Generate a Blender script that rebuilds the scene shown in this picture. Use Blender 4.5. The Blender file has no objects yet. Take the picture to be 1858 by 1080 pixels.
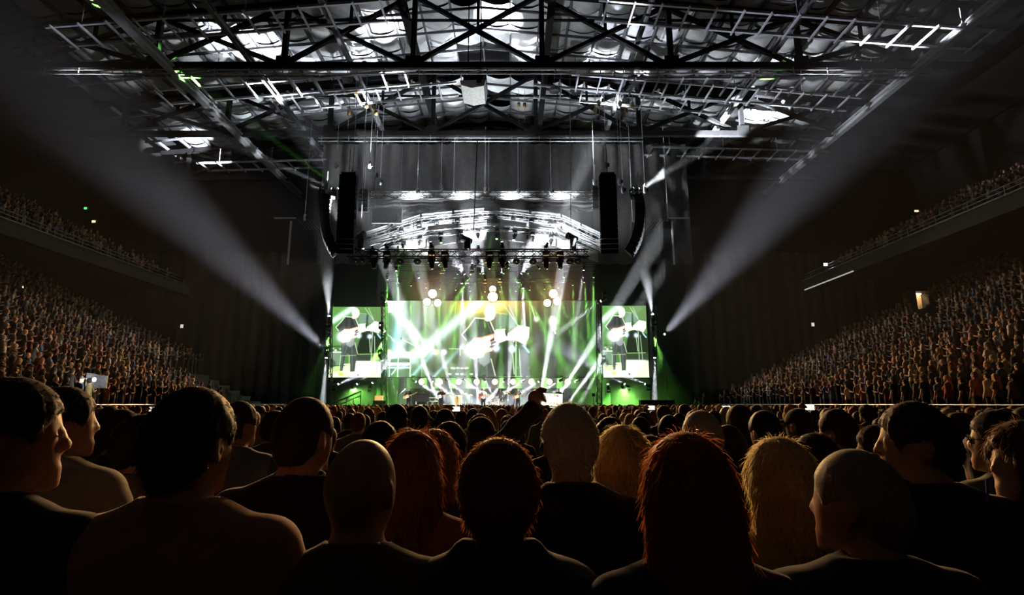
import bpy, bmesh, math, random
import numpy as np
from mathutils import Vector, Matrix, Euler, Quaternion

R = math.radians
PI = math.pi
scene = bpy.context.scene
COL = scene.collection
random.seed(7)
RNG = np.random.RandomState(11)

# ------------------------------------------------------------------ camera
F = 1000.0                       # focal length in pixels of the 1858 x 1080 frame
TILT = math.atan(193.0 / F)      # horizon lies at y = 733
CAM = Vector((0.0, 0.0, 1.78))
cam_data = bpy.data.cameras.new('camera')
cam_data.sensor_width = 36.0
cam_data.lens = 36.0 * F / 1858.0
cam_data.clip_start = 0.05
cam_data.clip_end = 300
cam = bpy.data.objects.new('camera', cam_data)
COL.objects.link(cam)
cam.location = CAM
cam.rotation_euler = (R(90) + TILT, 0, 0)
scene.camera = cam

# ------------------------------------------------------------------ world, exposure
world = bpy.data.worlds.new('dark_arena')
scene.world = world
world.use_nodes = True
world.node_tree.nodes['Background'].inputs[0].default_value = (0.8, 0.85, 1.0, 1)
world.node_tree.nodes['Background'].inputs[1].default_value = 0.0
vs = scene.view_settings
vs.view_transform = 'Standard'
vs.look = 'None'
vs.gamma = 1.0
vs.exposure = 0.2
vs.use_curve_mapping = False
cy = scene.cycles
cy.max_bounces = 4
cy.diffuse_bounces = 2
cy.glossy_bounces = 2
cy.transmission_bounces = 2
cy.transparent_max_bounces = 6
cy.volume_bounces = 0
cy.sample_clamp_indirect = 4.0
cy.sample_clamp_direct = 0.0
cy.caustics_reflective = False
cy.caustics_refractive = False

# ------------------------------------------------------------------ pixel <-> place
CT, ST = math.cos(TILT), math.sin(TILT)
def ray(px, py):
    r = (px - 929.0) / F
    u = (540.0 - py) / F
    return Vector((r, CT - ST * u, ST + CT * u))
def at(px, py, Y):                       # point of the pixel's ray at depth Y
    d = ray(px, py)
    return CAM + d * (Y / d.y)
def atz(px, py, z):
    d = ray(px, py)
    return CAM + d * ((z - CAM.z) / d.z)
def proj(p):
    v = Vector(p) - CAM
    f = v.y * CT + v.z * ST
    u = -v.y * ST + v.z * CT
    return 929 + F * v.x / f, 540 - F * u / f
AX = -1.8                                # arena's long axis

# ------------------------------------------------------------------ materials
MATS = {}
def mat(name, col, rough=0.6, metal=0.0, var=0.25, scale=8.0, emit=None, estr=0.0, spec=0.5, bump=0.0,
        stretch=None, sampling=None, sheen=0.0):
    if name in MATS: return MATS[name]
    m = bpy.data.materials.new(name)
    m.use_nodes = True
    nt = m.node_tree
    b = nt.nodes['Principled BSDF']
    b.inputs['Roughness'].default_value = rough
    b.inputs['Metallic'].default_value = metal
    b.inputs['Specular IOR Level'].default_value = spec
    if sheen:
        b.inputs['Sheen Weight'].default_value = sheen
        b.inputs['Sheen Roughness'].default_value = 0.4
    tc = nt.nodes.new('ShaderNodeTexCoord')
    mp = nt.nodes.new('ShaderNodeMapping')
    nt.links.new(tc.outputs['Object'], mp.inputs['Vector'])
    if stretch: mp.inputs['Scale'].default_value = stretch
    nz = nt.nodes.new('ShaderNodeTexNoise')
    nz.inputs['Scale'].default_value = scale
    nz.inputs['Detail'].default_value = 4
    nt.links.new(mp.outputs['Vector'], nz.inputs['Vector'])
    rp = nt.nodes.new('ShaderNodeValToRGB')
    c = col
    rp.color_ramp.elements[0].position = 0.3
    rp.color_ramp.elements[1].position = 0.7
    rp.color_ramp.elements[0].color = (c[0]*(1-var), c[1]*(1-var), c[2]*(1-var), 1)
    rp.color_ramp.elements[1].color = (min(1, c[0]*(1+var)), min(1, c[1]*(1+var)), min(1, c[2]*(1+var)), 1)
    nt.links.new(nz.outputs['Fac'], rp.inputs['Fac'])
    nt.links.new(rp.outputs['Color'], b.inputs['Base Color'])
    if bump:
        bp = nt.nodes.new('ShaderNodeBump')
        bp.inputs['Strength'].default_value = bump
        nt.links.new(nz.outputs['Fac'], bp.inputs['Height'])
        nt.links.new(bp.outputs['Normal'], b.inputs['Normal'])
    if emit:
        b.inputs['Emission Color'].default_value = (*emit, 1)
        b.inputs['Emission Strength'].default_value = estr
    if sampling: m.cycles.emission_sampling = sampling
    MATS[name] = m
    return m

# ------------------------------------------------------------------ meshes
class MB:
    def __init__(s): s.v = []; s.f = []
    def add(s, vs, fs):
        n = len(s.v); s.v += [tuple(v) for v in vs]; s.f += [tuple(i + n for i in f) for f in fs]; return s
    def box(s, c, d, rot=None):
        c = Vector(c); h = Vector(d) / 2
        P = [Vector((x*h.x, y*h.y, z*h.z)) for z in (-1,1) for y in (-1,1) for x in (-1,1)]
        if rot is not None: P = [rot @ p for p in P]
        return s.add([p + c for p in P], [(0,2,3,1),(4,5,7,6),(0,1,5,4),(2,6,7,3),(0,4,6,2),(1,3,7,5)])
    def bar(s, a, b, w, h=None, up=(0,0,1)):       # rectangular bar from a to b
        a = Vector(a); b = Vector(b); h = w if h is None else h
        d = (b - a).normalized(); up = Vector(up)
        if abs(d.dot(up)) > 0.98: up = Vector((0,1,0)) if abs(d.y) < 0.9 else Vector((1,0,0))
        x = d.cross(up).normalized(); y = x.cross(d)
        P = []
        for e in (a, b):
            for sx, sy in ((-1,-1),(1,-1),(1,1),(-1,1)): P.append(e + x*(sx*w/2) + y*(sy*h/2))
        return s.add(P, [(0,1,2,3),(7,6,5,4),(0,4,5,1),(1,5,6,2),(2,6,7,3),(3,7,4,0)])
    def tube(s, pts, r, n=8, closed=False):
        pts = [Vector(p) for p in pts]; rs = r if isinstance(r, (list, tuple)) else [r]*len(pts)
        V = []; Fc = []
        prev = None
        for i, p in enumerate(pts):
            d = (pts[min(i+1, len(pts)-1)] - pts[max(i-1, 0)]).normalized()
            if prev is None:
                u = Vector((0,0,1)) if abs(d.z) < 0.9 else Vector((1,0,0))
                x = d.cross(u).normalized()
            else:
                x = (prev - d*prev.dot(d)).normalized()
            prev = x; y = d.cross(x)
            for k in range(n):
                a = 2*PI*k/n
                V.append(p + x*(math.cos(a)*rs[i]) + y*(math.sin(a)*rs[i]))
        for i in range(len(pts)-1):
            for k in range(n):
                Fc.append((i*n+k, i*n+(k+1)%n, (i+1)*n+(k+1)%n, (i+1)*n+k))
        Fc.append(tuple(range(n-1,-1,-1))); Fc.append(tuple((len(pts)-1)*n+k for k in range(n)))
        return s.add(V, Fc)
    def lathe(s, prof, c=(0,0,0), axis=(0,0,1), n=16):    # prof: (radius, height along the axis)
        c = Vector(c); q = Vector((0,0,1)).rotation_difference(Vector(axis))
        V = []; Fc = []
        for r, h in prof:
            for k in range(n):
                a = 2*PI*k/n
                V.append(c + q @ Vector((r*math.cos(a), r*math.sin(a), h)))
        m = len(prof)
        for i in range(m-1):
            for k in range(n):
                Fc.append((i*n+k, i*n+(k+1)%n, (i+1)*n+(k+1)%n, (i+1)*n+k))
        Fc.append(tuple(range(n-1,-1,-1))); Fc.append(tuple((m-1)*n+k for k in range(n)))
        return s.add(V, Fc)
    def prism(s, poly, d):                                # polygon of points extruded by vector d
        d = Vector(d); n = len(poly); P = [Vector(p) for p in poly]
        return s.add(P + [p + d for p in P], [tuple(range(n-1,-1,-1)), tuple(range(n,2*n))] + [(i,(i+1)%n,(i+1)%n+n,i+n) for i in range(n)])
    def mesh(s, name, smooth=False):
        me = bpy.data.meshes.new(name)
        me.from_pydata(s.v, [], s.f)
        if smooth: me.polygons.foreach_set('use_smooth', [True]*len(me.polygons))
        me.update()
        return me
    def build(s, name, m, parent=None, smooth=False, **tags):
        return obj(name, s.mesh(name, smooth), m, parent, **tags)

def tag(o, label=None, cat=None, group=None, kind=None):
    if label: o['label'] = label
    if cat: o['category'] = cat
    if group: o['group'] = group
    if kind: o['kind'] = kind
    return o
def wmat(o):
    return o.matrix_basis.copy() if o.parent is None else wmat(o.parent) @ o.matrix_parent_inverse @ o.matrix_basis
def obj(name, me, m, parent=None, local=False, **tags):
    o = bpy.data.objects.new(name, me)
    COL.objects.link(o)
    if m is not None and len(me.materials) == 0: me.materials.append(m)
    if parent is not None:
        o.parent = parent
        if not local:                                     # built in world coordinates
            o.matrix_parent_inverse = wmat(parent).inverted()
    return tag(o, **tags)
def empty(name, loc=(0,0,0), **tags):
    o = bpy.data.objects.new(name, None)
    COL.objects.link(o)
    o.empty_display_size = 0.2
    o.location = loc
    return tag(o, **tags)
def copy_tree(o, parent=None):
    kids = list(o.children)
    c = o.copy(); COL.objects.link(c)
    if parent is not None:
        c.parent = parent; c.matrix_parent_inverse = o.matrix_parent_inverse.copy()
    for ch in kids: copy_tree(ch, c)
    return c
ORD = ['first','second','third','fourth','fifth','sixth','seventh','eighth','ninth','tenth','eleventh','twelfth',
       'thirteenth','fourteenth','fifteenth','sixteenth','seventeenth','eighteenth','nineteenth','twentieth',
       'twenty-first','twenty-second','twenty-third','twenty-fourth','twenty-fifth','twenty-sixth','twenty-seventh',
       'twenty-eighth','twenty-ninth','thirtieth']

def spot(parent, p, target, col, power, half, blend=0.35, rad=0.06, name='beam_light'):
    L = bpy.data.lights.new(name, 'SPOT')
    L.energy = power; L.color = col
    L.spot_size = 2*R(half); L.spot_blend = blend
    L.shadow_soft_size = rad
    o = bpy.data.objects.new(name, L)
    COL.objects.link(o)
    d = (Vector(target) - Vector(p)).normalized()
    o.rotation_mode = 'QUATERNION'
    q = Vector((0,0,-1)).rotation_difference(d)
    o.rotation_quaternion = q
    o.location = p
    if parent is not None:
        o.parent = parent
        o.matrix_parent_inverse = wmat(parent).inverted()
    return o
# ================================================================== the hall
steel_dark = mat('dark_painted_steel', (0.008, 0.008, 0.009), 0.8, 0.0, 0.3, 3, spec=0.15)
steel_pale = mat('pale_painted_steel', (0.55, 0.56, 0.60), 0.45, 0.2, 0.15, 3)
steel_grey = mat('grey_painted_steel', (0.16, 0.16, 0.18), 0.45, 0.3, 0.2, 3)
concrete = mat('dark_concrete', (0.024, 0.022, 0.020), 0.8, 0, 0.3, 1.5)
black_wall = mat('black_wall_paint', (0.005, 0.005, 0.005), 0.8, 0, 0.3, 1.0)
deck_mat = mat('roof_deck_black', (0.02, 0.02, 0.022), 0.7, 0, 0.3, 1.0)
insul = mat('white_roof_insulation_fabric', (0.62, 0.64, 0.66), 0.6, 0, 0.12, 2.0, bump=0.1)
curtain = mat('black_velour_curtain', (0.014, 0.0125, 0.0115), 0.9, 0, 0.3, 2.0, sheen=0.2)
curtain_grey = mat('charcoal_velour_curtain', (0.045, 0.042, 0.042), 0.9, 0, 0.3, 2.0, sheen=0.3)

MB().box((AX, 26, -0.1), (110, 84, 0.2)).build('floor', mat('dark_arena_floor', (0.03, 0.028, 0.026), 0.6, 0, 0.3, 0.8), kind='structure')
MB().box((AX, 66.2, 17), (110, 0.4, 38)).build('wall_back', black_wall, kind='structure')
MB().box((AX - 52, 26, 17), (0.4, 84, 38)).build('wall_left', black_wall, kind='structure')
MB().box((AX + 52, 26, 17), (0.4, 84, 38)).build('wall_right', black_wall, kind='structure')
MB().box((AX, -14, 17), (110, 0.4, 38)).build('wall_rear', black_wall, kind='structure')

RX = -2.65                                  # ridge line
EX = 38.0                                   # half width of the roof
def roofz(x): return 35.0 - 0.10 * abs(x - RX)
ZB = 27.0                                   # level of the truss bottom chords
ceil = MB()
for s in (-1, 1):
    ceil.prism([(RX, -14, 35.9), (RX + s*52, -14, 30.7), (RX + s*52, 66, 30.7), (RX, 66, 35.9)], (0, 0, 0.3))
ceiling = ceil.build('ceiling', deck_mat, kind='structure')

# sagging fabric panels between the purlins: one mesh shared by all
PX, PY = 2.48, 2.65
def sag_mesh(name, seed, sag):
    rng = np.random.RandomState(seed); nx, ny = 8, 5
    V = []; Fc = []
    k1, k2 = rng.uniform(-.25, .25, 2)
    for j in range(ny+1):
        for i in range(nx+1):
            u, v = i/nx, j/ny
            z = -sag*(1-(2*u-1)**2)*(0.75+0.25*math.sin(PI*v)) - 0.1*math.sin(v*9+k1*8)*math.sin(PI*u) + rng.uniform(-.025,.025)
            V.append(((u-.5)*PX*0.97, (v-.5)*PY*0.97, z))
    for j in range(ny):
        for i in range(nx):
            a = j*(nx+1)+i; Fc.append((a, a+nx+1, a+nx+2, a+1))
    m = MB(); m.add(V, Fc); me = m.mesh(name, True); me.materials.append(insul); return me
sags = [sag_mesh('insulation_panel', 3+i, sg) for i, sg in enumerate((0.38, 0.5, 0.62, 0.45))]
ny0 = 0
for j in range(13):
    y = 31.0 + PY*j
    for i in range(-14, 14):
        x = RX + PX*(i+0.5)
        px, py = proj((x, y, roofz(x)))
        if px < -60 or px > 1920 or py < -70: continue
        if j in (7,) or abs(i + 0.5) < 0.6 and j % 3 == 0: continue
        o = obj('insulation_panel', sags[(i*7+j*3) % 4], insul, ceiling)
        o.location = (x, y, roofz(x) - 0.25); o.rotation_euler = (0, math.atan(0.10)*(1 if x > RX else -1), 0)
# purlins along the hall
def shared_bar(name, L, w, h, m, axis='y'):
    b = MB(); b.box((0,0,0), (w, L, h) if axis == 'y' else (L, w, h)); me = b.mesh(name); me.materials.append(m); return me
pur = shared_bar('purlin', 36.0, 0.12, 0.34, steel_grey)
for i in range(-15, 16):
    x = RX + PX*i
    o = obj('purlin', pur, steel_grey, ceiling); o.location = (x, 48.0, roofz(x) - 0.55)
joist = shared_bar('cross_joist', 38.2, 0.10, 0.22, steel_grey, 'x')
for j, y in enumerate((32.2, 35.0, 40.3, 42.9, 45.6, 51.4, 54.0, 56.7, 62.0)):
    for s in (-1, 1):
        o = obj('cross_joist', joist, steel_grey, ceiling)
        o.location = (RX + s*19, y, 35.0 - 1.9 - 0.95); o.rotation_euler = (0, math.atan(0.10)*s, 0)

# roof trusses with crossed diagonals
PW = 9.92
def roof_truss(Y, label, k):
    t = empty('roof_truss', (RX, Y, ZB), label=label, cat='roof truss', group='steel roof trusses across the hall')
    MB().bar((RX-EX, Y, ZB+.25), (RX+EX, Y, ZB+.25), .42, .5).build('bottom_chord', steel_dark, t)
    for s in (-1, 1):
        MB().bar((RX, Y, roofz(RX)-.9), (RX+s*EX, Y, roofz(RX+s*EX)-.9), .42, .45).build('top_chord', steel_dark, t)
    xs = [RX + PW*(i+.5) for i in range(-4, 4)]
    for x in xs:
        MB().bar((x, Y, ZB+.4), (x, Y, roofz(x)-.9), .38).build('vertical', steel_dark, t)
    for a, b in zip(xs, xs[1:]):
        MB().bar((a, Y-.05, ZB+.4), (b, Y-.05, roofz(b)-1), .30).build('diagonal', steel_dark, t)
        MB().bar((a, Y+.26, roofz(a)-1), (b, Y+.26, ZB+.4), .30).build('diagonal', steel_dark, t)
        m = (a+b)/2
        MB().bar((m, Y, (ZB+roofz(m))/2-.2), (m, Y, roofz(m)-.9), .22).build('post', steel_dark, t)
        MB().bar((a, Y+.1, ZB+4.3), (b, Y+.1, ZB+4.3), .16).build('strut', steel_dark, t)
    # bolted gusset plates
    for x in xs:
        MB().box((x, Y-.24, ZB+.55), (1.1, .04, .9)).build('gusset_plate', steel_dark, t)
    return t
roof_truss(38.2, 'nearest dark steel roof truss with big crossed diagonals above the floor crowd', 0)
roof_truss(49.0, 'second roof truss with pale lower pipes in front of the black stage drape', 1)
roof_truss(59.6, 'farthest roof truss seen past the sides of the stage drape', 2)
# intermediate lighter beams along the hall joining the trusses (they run towards the stage)
def long_beam(x, z, w, h, m, label, y0=30, y1=64):
    b = MB(); b.box((x, (y0+y1)/2, z+h/2-.07), (w, y1-y0, .14)); b.box((x, (y0+y1)/2, z-h/2+.07), (w, y1-y0, .14))
    b.box((x, (y0+y1)/2, z), (.08, y1-y0, h-.28))
    return b.build('roof_beam', m, label=label, cat='roof beam', group='long beams of the roof running to the stage')
long_beam(-26.0, ZB-.1, .5, .6, steel_pale, 'long roof beam lit green at upper left')
long_beam(30.8, ZB-.1, .5, .6, steel_pale, 'pale long roof beam at the right edge of the ceiling grid')
long_beam(RX - PW*.5 - .7, roofz(RX)-3.4, .5, .9, steel_dark, 'dark long roof beam just left of the roof centre')
long_beam(RX + PW*.5 + .7, roofz(RX)-3.4, .5, .9, steel_dark, 'dark long roof beam just right of the roof centre')
long_beam(-13.4, ZB+2.6, .3, .5, steel_grey, 'grey long roof beam between centre and left of the roof')
long_beam(9.8, ZB+2.6, .3, .5, steel_grey, 'grey long roof beam between centre and right of the roof')
long_beam(20.3, ZB+1.6, .3, .5, steel_grey, 'grey long roof beam over the right seating')
long_beam(-20.5, ZB+1.2, .3, .5, steel_grey, 'grey long roof beam over the left seating')

# lower rigging grid: pale channels across the hall with short outriggers along it
def rig_line(x0, x1, Y, z, sl, label, step=1.86, olen=2.6, m=None, w=.16, h=.18, two=True):
    m = m or steel_pale
    t = empty('rigging_beam', ((x0+x1)/2, Y, z), label=label, cat='rigging beam', group='pale rigging beams under the roof')
    zz = lambda x: z - sl*abs(x-RX)
    MB().bar((x0, Y, zz(x0)), (x1, Y, zz(x1)), w, h).build('channel', m, t)
    if two: MB().bar((x0, Y+2.1, zz(x0)+.05), (x1, Y+2.1, zz(x1)+.05), w, h).build('channel', m, t)
    n = int((x1-x0)/step)
    om = MB().box((0,0,0), (.11, olen, .14)).mesh('outrigger'); om.materials.append(m)
    for i in range(n+1):
        x = x0 + (i+.3)*step
        if x > x1: break
        o = obj('outrigger', om, m, t); o.location = (x, Y+olen*.36, zz(x)-.16)
        if i % 3 == 1:
            MB().bar((x, Y, zz(x)), (x, Y, zz(x)+1.6), .05).build('hanger', m, t)
    return t
rig_line(-32, -9, 33.6, 29.8, .09, 'pale rigging beam with short outriggers at upper left, nearest the camera')
rig_line(-30, -8, 41.6, 29.7, .09, 'pale rigging beam with outriggers just behind the nearest truss, left half')
rig_line(6, 33, 33.4, 29.9, .09, 'pale rigging beam with outriggers at upper right, nearest the camera')
rig_line(5, 29, 41.8, 29.6, .09, 'pale rigging beam with outriggers just behind the nearest truss, right half')
rig_line(-22, -5, 45.0, 30.4, .10, 'pale rigging beam left of centre above the speaker hoists')
rig_line(2, 19, 45.0, 30.4, .10, 'pale rigging beam right of centre above the speaker hoists')
rig_line(-34, -20, 55.6, 28.2, .03, 'bright rigging ladder beyond the drape on the left')
rig_line(14, 33, 53.4, 28.6, .03, 'bright rigging ladder beyond the drape on the right')
rig_line(-31, -15, 38.9, 26.8, 0, 'pale rigging beam along the nearest truss at far left', two=False)
rig_line(9, 31, 38.9, 26.7, 0, 'pale rigging beam along the nearest truss on the right', two=False)

# cat-walk pipes under the two centre trusses
def pipe_rail(x0, x1, Y, z, gap, label, step):
    t = empty('catwalk_rail', ((x0+x1)/2, Y, z), label=label, cat='catwalk rail', group='pale pipe rails under the trusses')
    for d in (0, gap): MB().tube([(x0, Y, z+d), (x1, Y, z+d)], .045, 6).build('pipe', steel_pale, t)
    x = x0+.3
    while x < x1:
        MB().bar((x, Y, z-.06), (x, Y, ZB+.04), .06).build('bracket', steel_pale, t); x += step
    return t
pipe_rail(-36, 33, 38.02, 26.5, .34, 'thin pale double pipe rail under the nearest roof truss', 2.6)
pipe_rail(-18.5, 12.5, 48.84, 26.4, .34, 'thin pale double pipe rail under the second roof truss', 2.6)

# black stage drape with vertical folds, and lower side curtains
def folded(name, x0, x1, Y, z0, z1, amp, wl, m, parent=None, seed=0, **tags):
    n = int((x1-x0)/wl*8); mb = MB(); V = []
    rng = np.random.RandomState(seed); ph = np.cumsum(rng.uniform(.5, 1.4, n+1))*2*PI/8
    for i in range(n+1):
        x = x0+(x1-x0)*i/n; d = amp*math.sin(ph[i])
        V += [(x, Y+d*.8, z1), (x, Y+d, (z0+z1)/2), (x, Y+d*1.15, z0)]
    Fc = []
    for i in range(n):
        a = 3*i; Fc += [(a, a+1, a+4, a+3), (a+1, a+2, a+5, a+4)]
    mb.add(V, Fc); return mb.build(name, m, parent, True, **tags)
dl, dr = at(585, 300, 55.4).x, at(1245, 300, 55.4).x
folded('stage_drape', dl, dr, 55.4, 16, 29.4, .22, 1.5, curtain_grey, seed=3, label='tall charcoal drape hanging behind the stage rig below the second roof truss', cat='drape')
folded('side_curtain', -40, dl+.6, 56.2, 0.0, 17.5, .14, 1.2, curtain, seed=4, label='black curtain wall between the left seating and the stage', cat='curtain')
folded('side_curtain', dr-.6, 38, 56.2, 0.0, 17.5, .14, 1.2, curtain, seed=5, label='black curtain wall between the stage and the right seating', cat='curtain')

# projector hanging in the centre of the roof
pc = at(860, 165, 40.0)
t = empty('projector', pc, label='white hanging projector housing under the nearest roof truss', cat='projector')
bm = MB()
w, h, d = 1.0, .42, 1.3
bm.prism([(pc.x-w, pc.y-d, pc.z+.1), (pc.x-w*.9, pc.y-d, pc.z-.3), (pc.x-.1, pc.y-d, pc.z-h-.12), (pc.x+w*.85, pc.y-d, pc.z-.36), (pc.x+w, pc.y-d, pc.z+.15)], (0, 2*d, 0))
bm.build('housing', mat('white_projector_plastic', (.7, .7, .68), .4), t)
MB().box((pc.x, pc.y, pc.z+.5), (1.6, 1.6, .75)).build('mount_box', steel_dark, t)
MB().lathe([(.2, 0), (.2, .25), (.12, .3)], (pc.x+.5, pc.y-d-.25, pc.z-.1), (0,1,0)).build('lens', steel_dark, t)
for sx in (-.5, .5): MB().bar((pc.x+sx, pc.y, pc.z+.8), (pc.x+sx, pc.y, roofz(pc.x)-.5), .08).build('hanger', steel_dark, t)
for i, (px, py) in enumerate(((630, 142), (732, 139), (1006, 162), (1045, 164))):
    p = at(px, py, 44.5)
    t = empty('ceiling_speaker', p, label=f'small round grey ceiling speaker hung in the roof, {ORD[i]} from the left', cat='speaker', group='ceiling speakers')
    MB().lathe([(.18,0),(.45,.06),(.5,.3),(.3,.5)], p - Vector((0,0,.3)), (0,0,1), 12).build('housing', steel_grey, t)
    MB().bar(p, p+Vector((0,0,3.4)), .05).build('hanger', steel_grey, t)
# ================================================================== the stage
black_metal = mat('black_coated_metal', (0.007, 0.007, 0.008), 0.55, 0.0, 0.3, 6, spec=0.3)
truss_alu = mat('aluminium_truss', (0.42, 0.42, 0.44), 0.35, 0.7, 0.15, 6)
spk_black = mat('black_speaker_grille', (0.004, 0.004, 0.004), 0.8, 0.0, 0.3, 20, bump=0.2, spec=0.1)
spk_side = mat('dark_speaker_cabinet', (0.035, 0.035, 0.04), 0.5, 0.0, 0.3, 8)
white_paint = mat('white_satin_paint', (0.75, 0.76, 0.78), 0.4, 0, 0.08, 4)
def lens(col, s, name): return mat(name, (0.02, 0.02, 0.02), 0.3, 0, 0, 1, emit=col, estr=s, sampling='NONE')
L_WHITE = lens((0.92, 0.96, 1.0), 14, 'lit_white_lens')
L_GREEN = lens((0.25, 1.0, 0.18), 6, 'lit_green_lens')
L_WARM = lens((1.0, 0.62, 0.28), 14, 'lit_warm_lens')
L_OFF = mat('unlit_glass_lens', (0.05, 0.06, 0.06), 0.1, 0, 0, 1)
WHITE = (0.90, 0.95, 1.0); GREEN = (0.30, 1.0, 0.14); WARM = (1.0, 0.55, 0.22); LILAC = (0.82, 0.84, 1.0)

SZ = 1.30                                   # stage floor level
sx0, sx1 = at(595, 700, 47).x, at(1200, 700, 47).x
st = empty('stage', ((sx0+sx1)/2, 50, 0), label='low black concert stage deck at the far end of the floor', cat='stage')
MB().box(((sx0+sx1)/2, 50.0, SZ-.06), (sx1-sx0, 12, .12)).build('deck', mat('black_stage_deck', (0.03, .03, .03), .45, 0, .3, 2), st)
folded('skirt', sx0, sx1, 44.1, 0.0, SZ-.12, .05, .6, curtain, st, seed=8)
for s, x in ((-1, sx0), (1, sx1)): MB().box((x+s*.03, 50, SZ/2), (.06, 12, SZ)).build('side_panel', black_metal, st)
folded('backdrop', at(700,700,53).x-1, at(1090,700,53).x+1, 53.6, SZ, 6.4, .05, .7, mat('dark_green_backdrop', (.05, .075, .05), .9, 0, .2, 2), seed=9,
       label='dark green backdrop curtain right behind the band', cat='backdrop')

# ---------------------------------------------------------------- raster for the picture on the LED walls
class Canvas:
    def __init__(s, x0, y0, x1, y1, k=1.0):
        s.x0, s.y0, s.x1, s.y1 = x0, y0, x1, y1
        s.w, s.h = int((x1-x0)*k)+1, int((y1-y0)*k)+1
        s.X, s.Y = np.meshgrid(np.linspace(x0, x1, s.w), np.linspace(y0, y1, s.h))
        s.c = np.zeros((s.h, s.w, 3))
    def put(s, a, col): a = np.clip(a, 0, 1)[..., None]; s.c = s.c*(1-a) + np.array(col)*a
    def glow(s, a, col): s.c = s.c + np.clip(a, 0, None)[..., None]*np.array(col)
    def seg(s, x0, y0, x1, y1):                      # distance to a segment, parameter
        dx, dy = x1-x0, y1-y0; t = np.clip(((s.X-x0)*dx+(s.Y-y0)*dy)/(dx*dx+dy*dy), 0, 1)
        return np.hypot(s.X-x0-t*dx, s.Y-y0-t*dy), t
    def line(s, x0, y0, x1, y1, w, col, a=1.0, soft=.8, w1=None):
        d, t = s.seg(x0, y0, x1, y1); ww = w + ((w1 if w1 is not None else w)-w)*t
        s.put(a*np.clip((ww/2-d)/soft+.5, 0, 1), col)
    def beam(s, x0, y0, x1, y1, w, w1, col, a, fade=.8):
        d, t = s.seg(x0, y0, x1, y1); ww = w+(w1-w)*t
        s.glow(a*np.exp(-(d/ww)**2*2.2)*(1-fade*t), col)
    def ell(s, x, y, rx, ry, col, a=1.0, soft=.15):
        d = np.hypot((s.X-x)/rx, (s.Y-y)/ry); s.put(a*np.clip((1-d)/soft, 0, 1), col)
    def halo(s, x, y, r, col, a): s.glow(a*np.exp(-((s.X-x)**2+(s.Y-y)**2)/(r*r)), col)
    def poly(s, pts, col, a=1.0, soft=1.0):
        ins = np.zeros(s.X.shape, bool); dm = np.full(s.X.shape, 1e9); n = len(pts)
        for i in range(n):
            (xa, ya), (xb, yb) = pts[i], pts[(i+1) % n]
            if ya != yb:
                c = ((ya > s.Y) != (yb > s.Y)) & (s.X < (xb-xa)*(s.Y-ya)/(yb-ya)+xa); ins ^= c
            dm = np.minimum(dm, s.seg(xa, ya, xb, yb)[0])
        sd = np.where(ins, dm, -dm); s.put(a*np.clip(sd/soft+.5, 0, 1), col)
def srgb(r, g, b): return tuple(((v/255)/12.92 if v <= 10 else ((v/255+.055)/1.055)**2.4) for v in (r, g, b))

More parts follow.
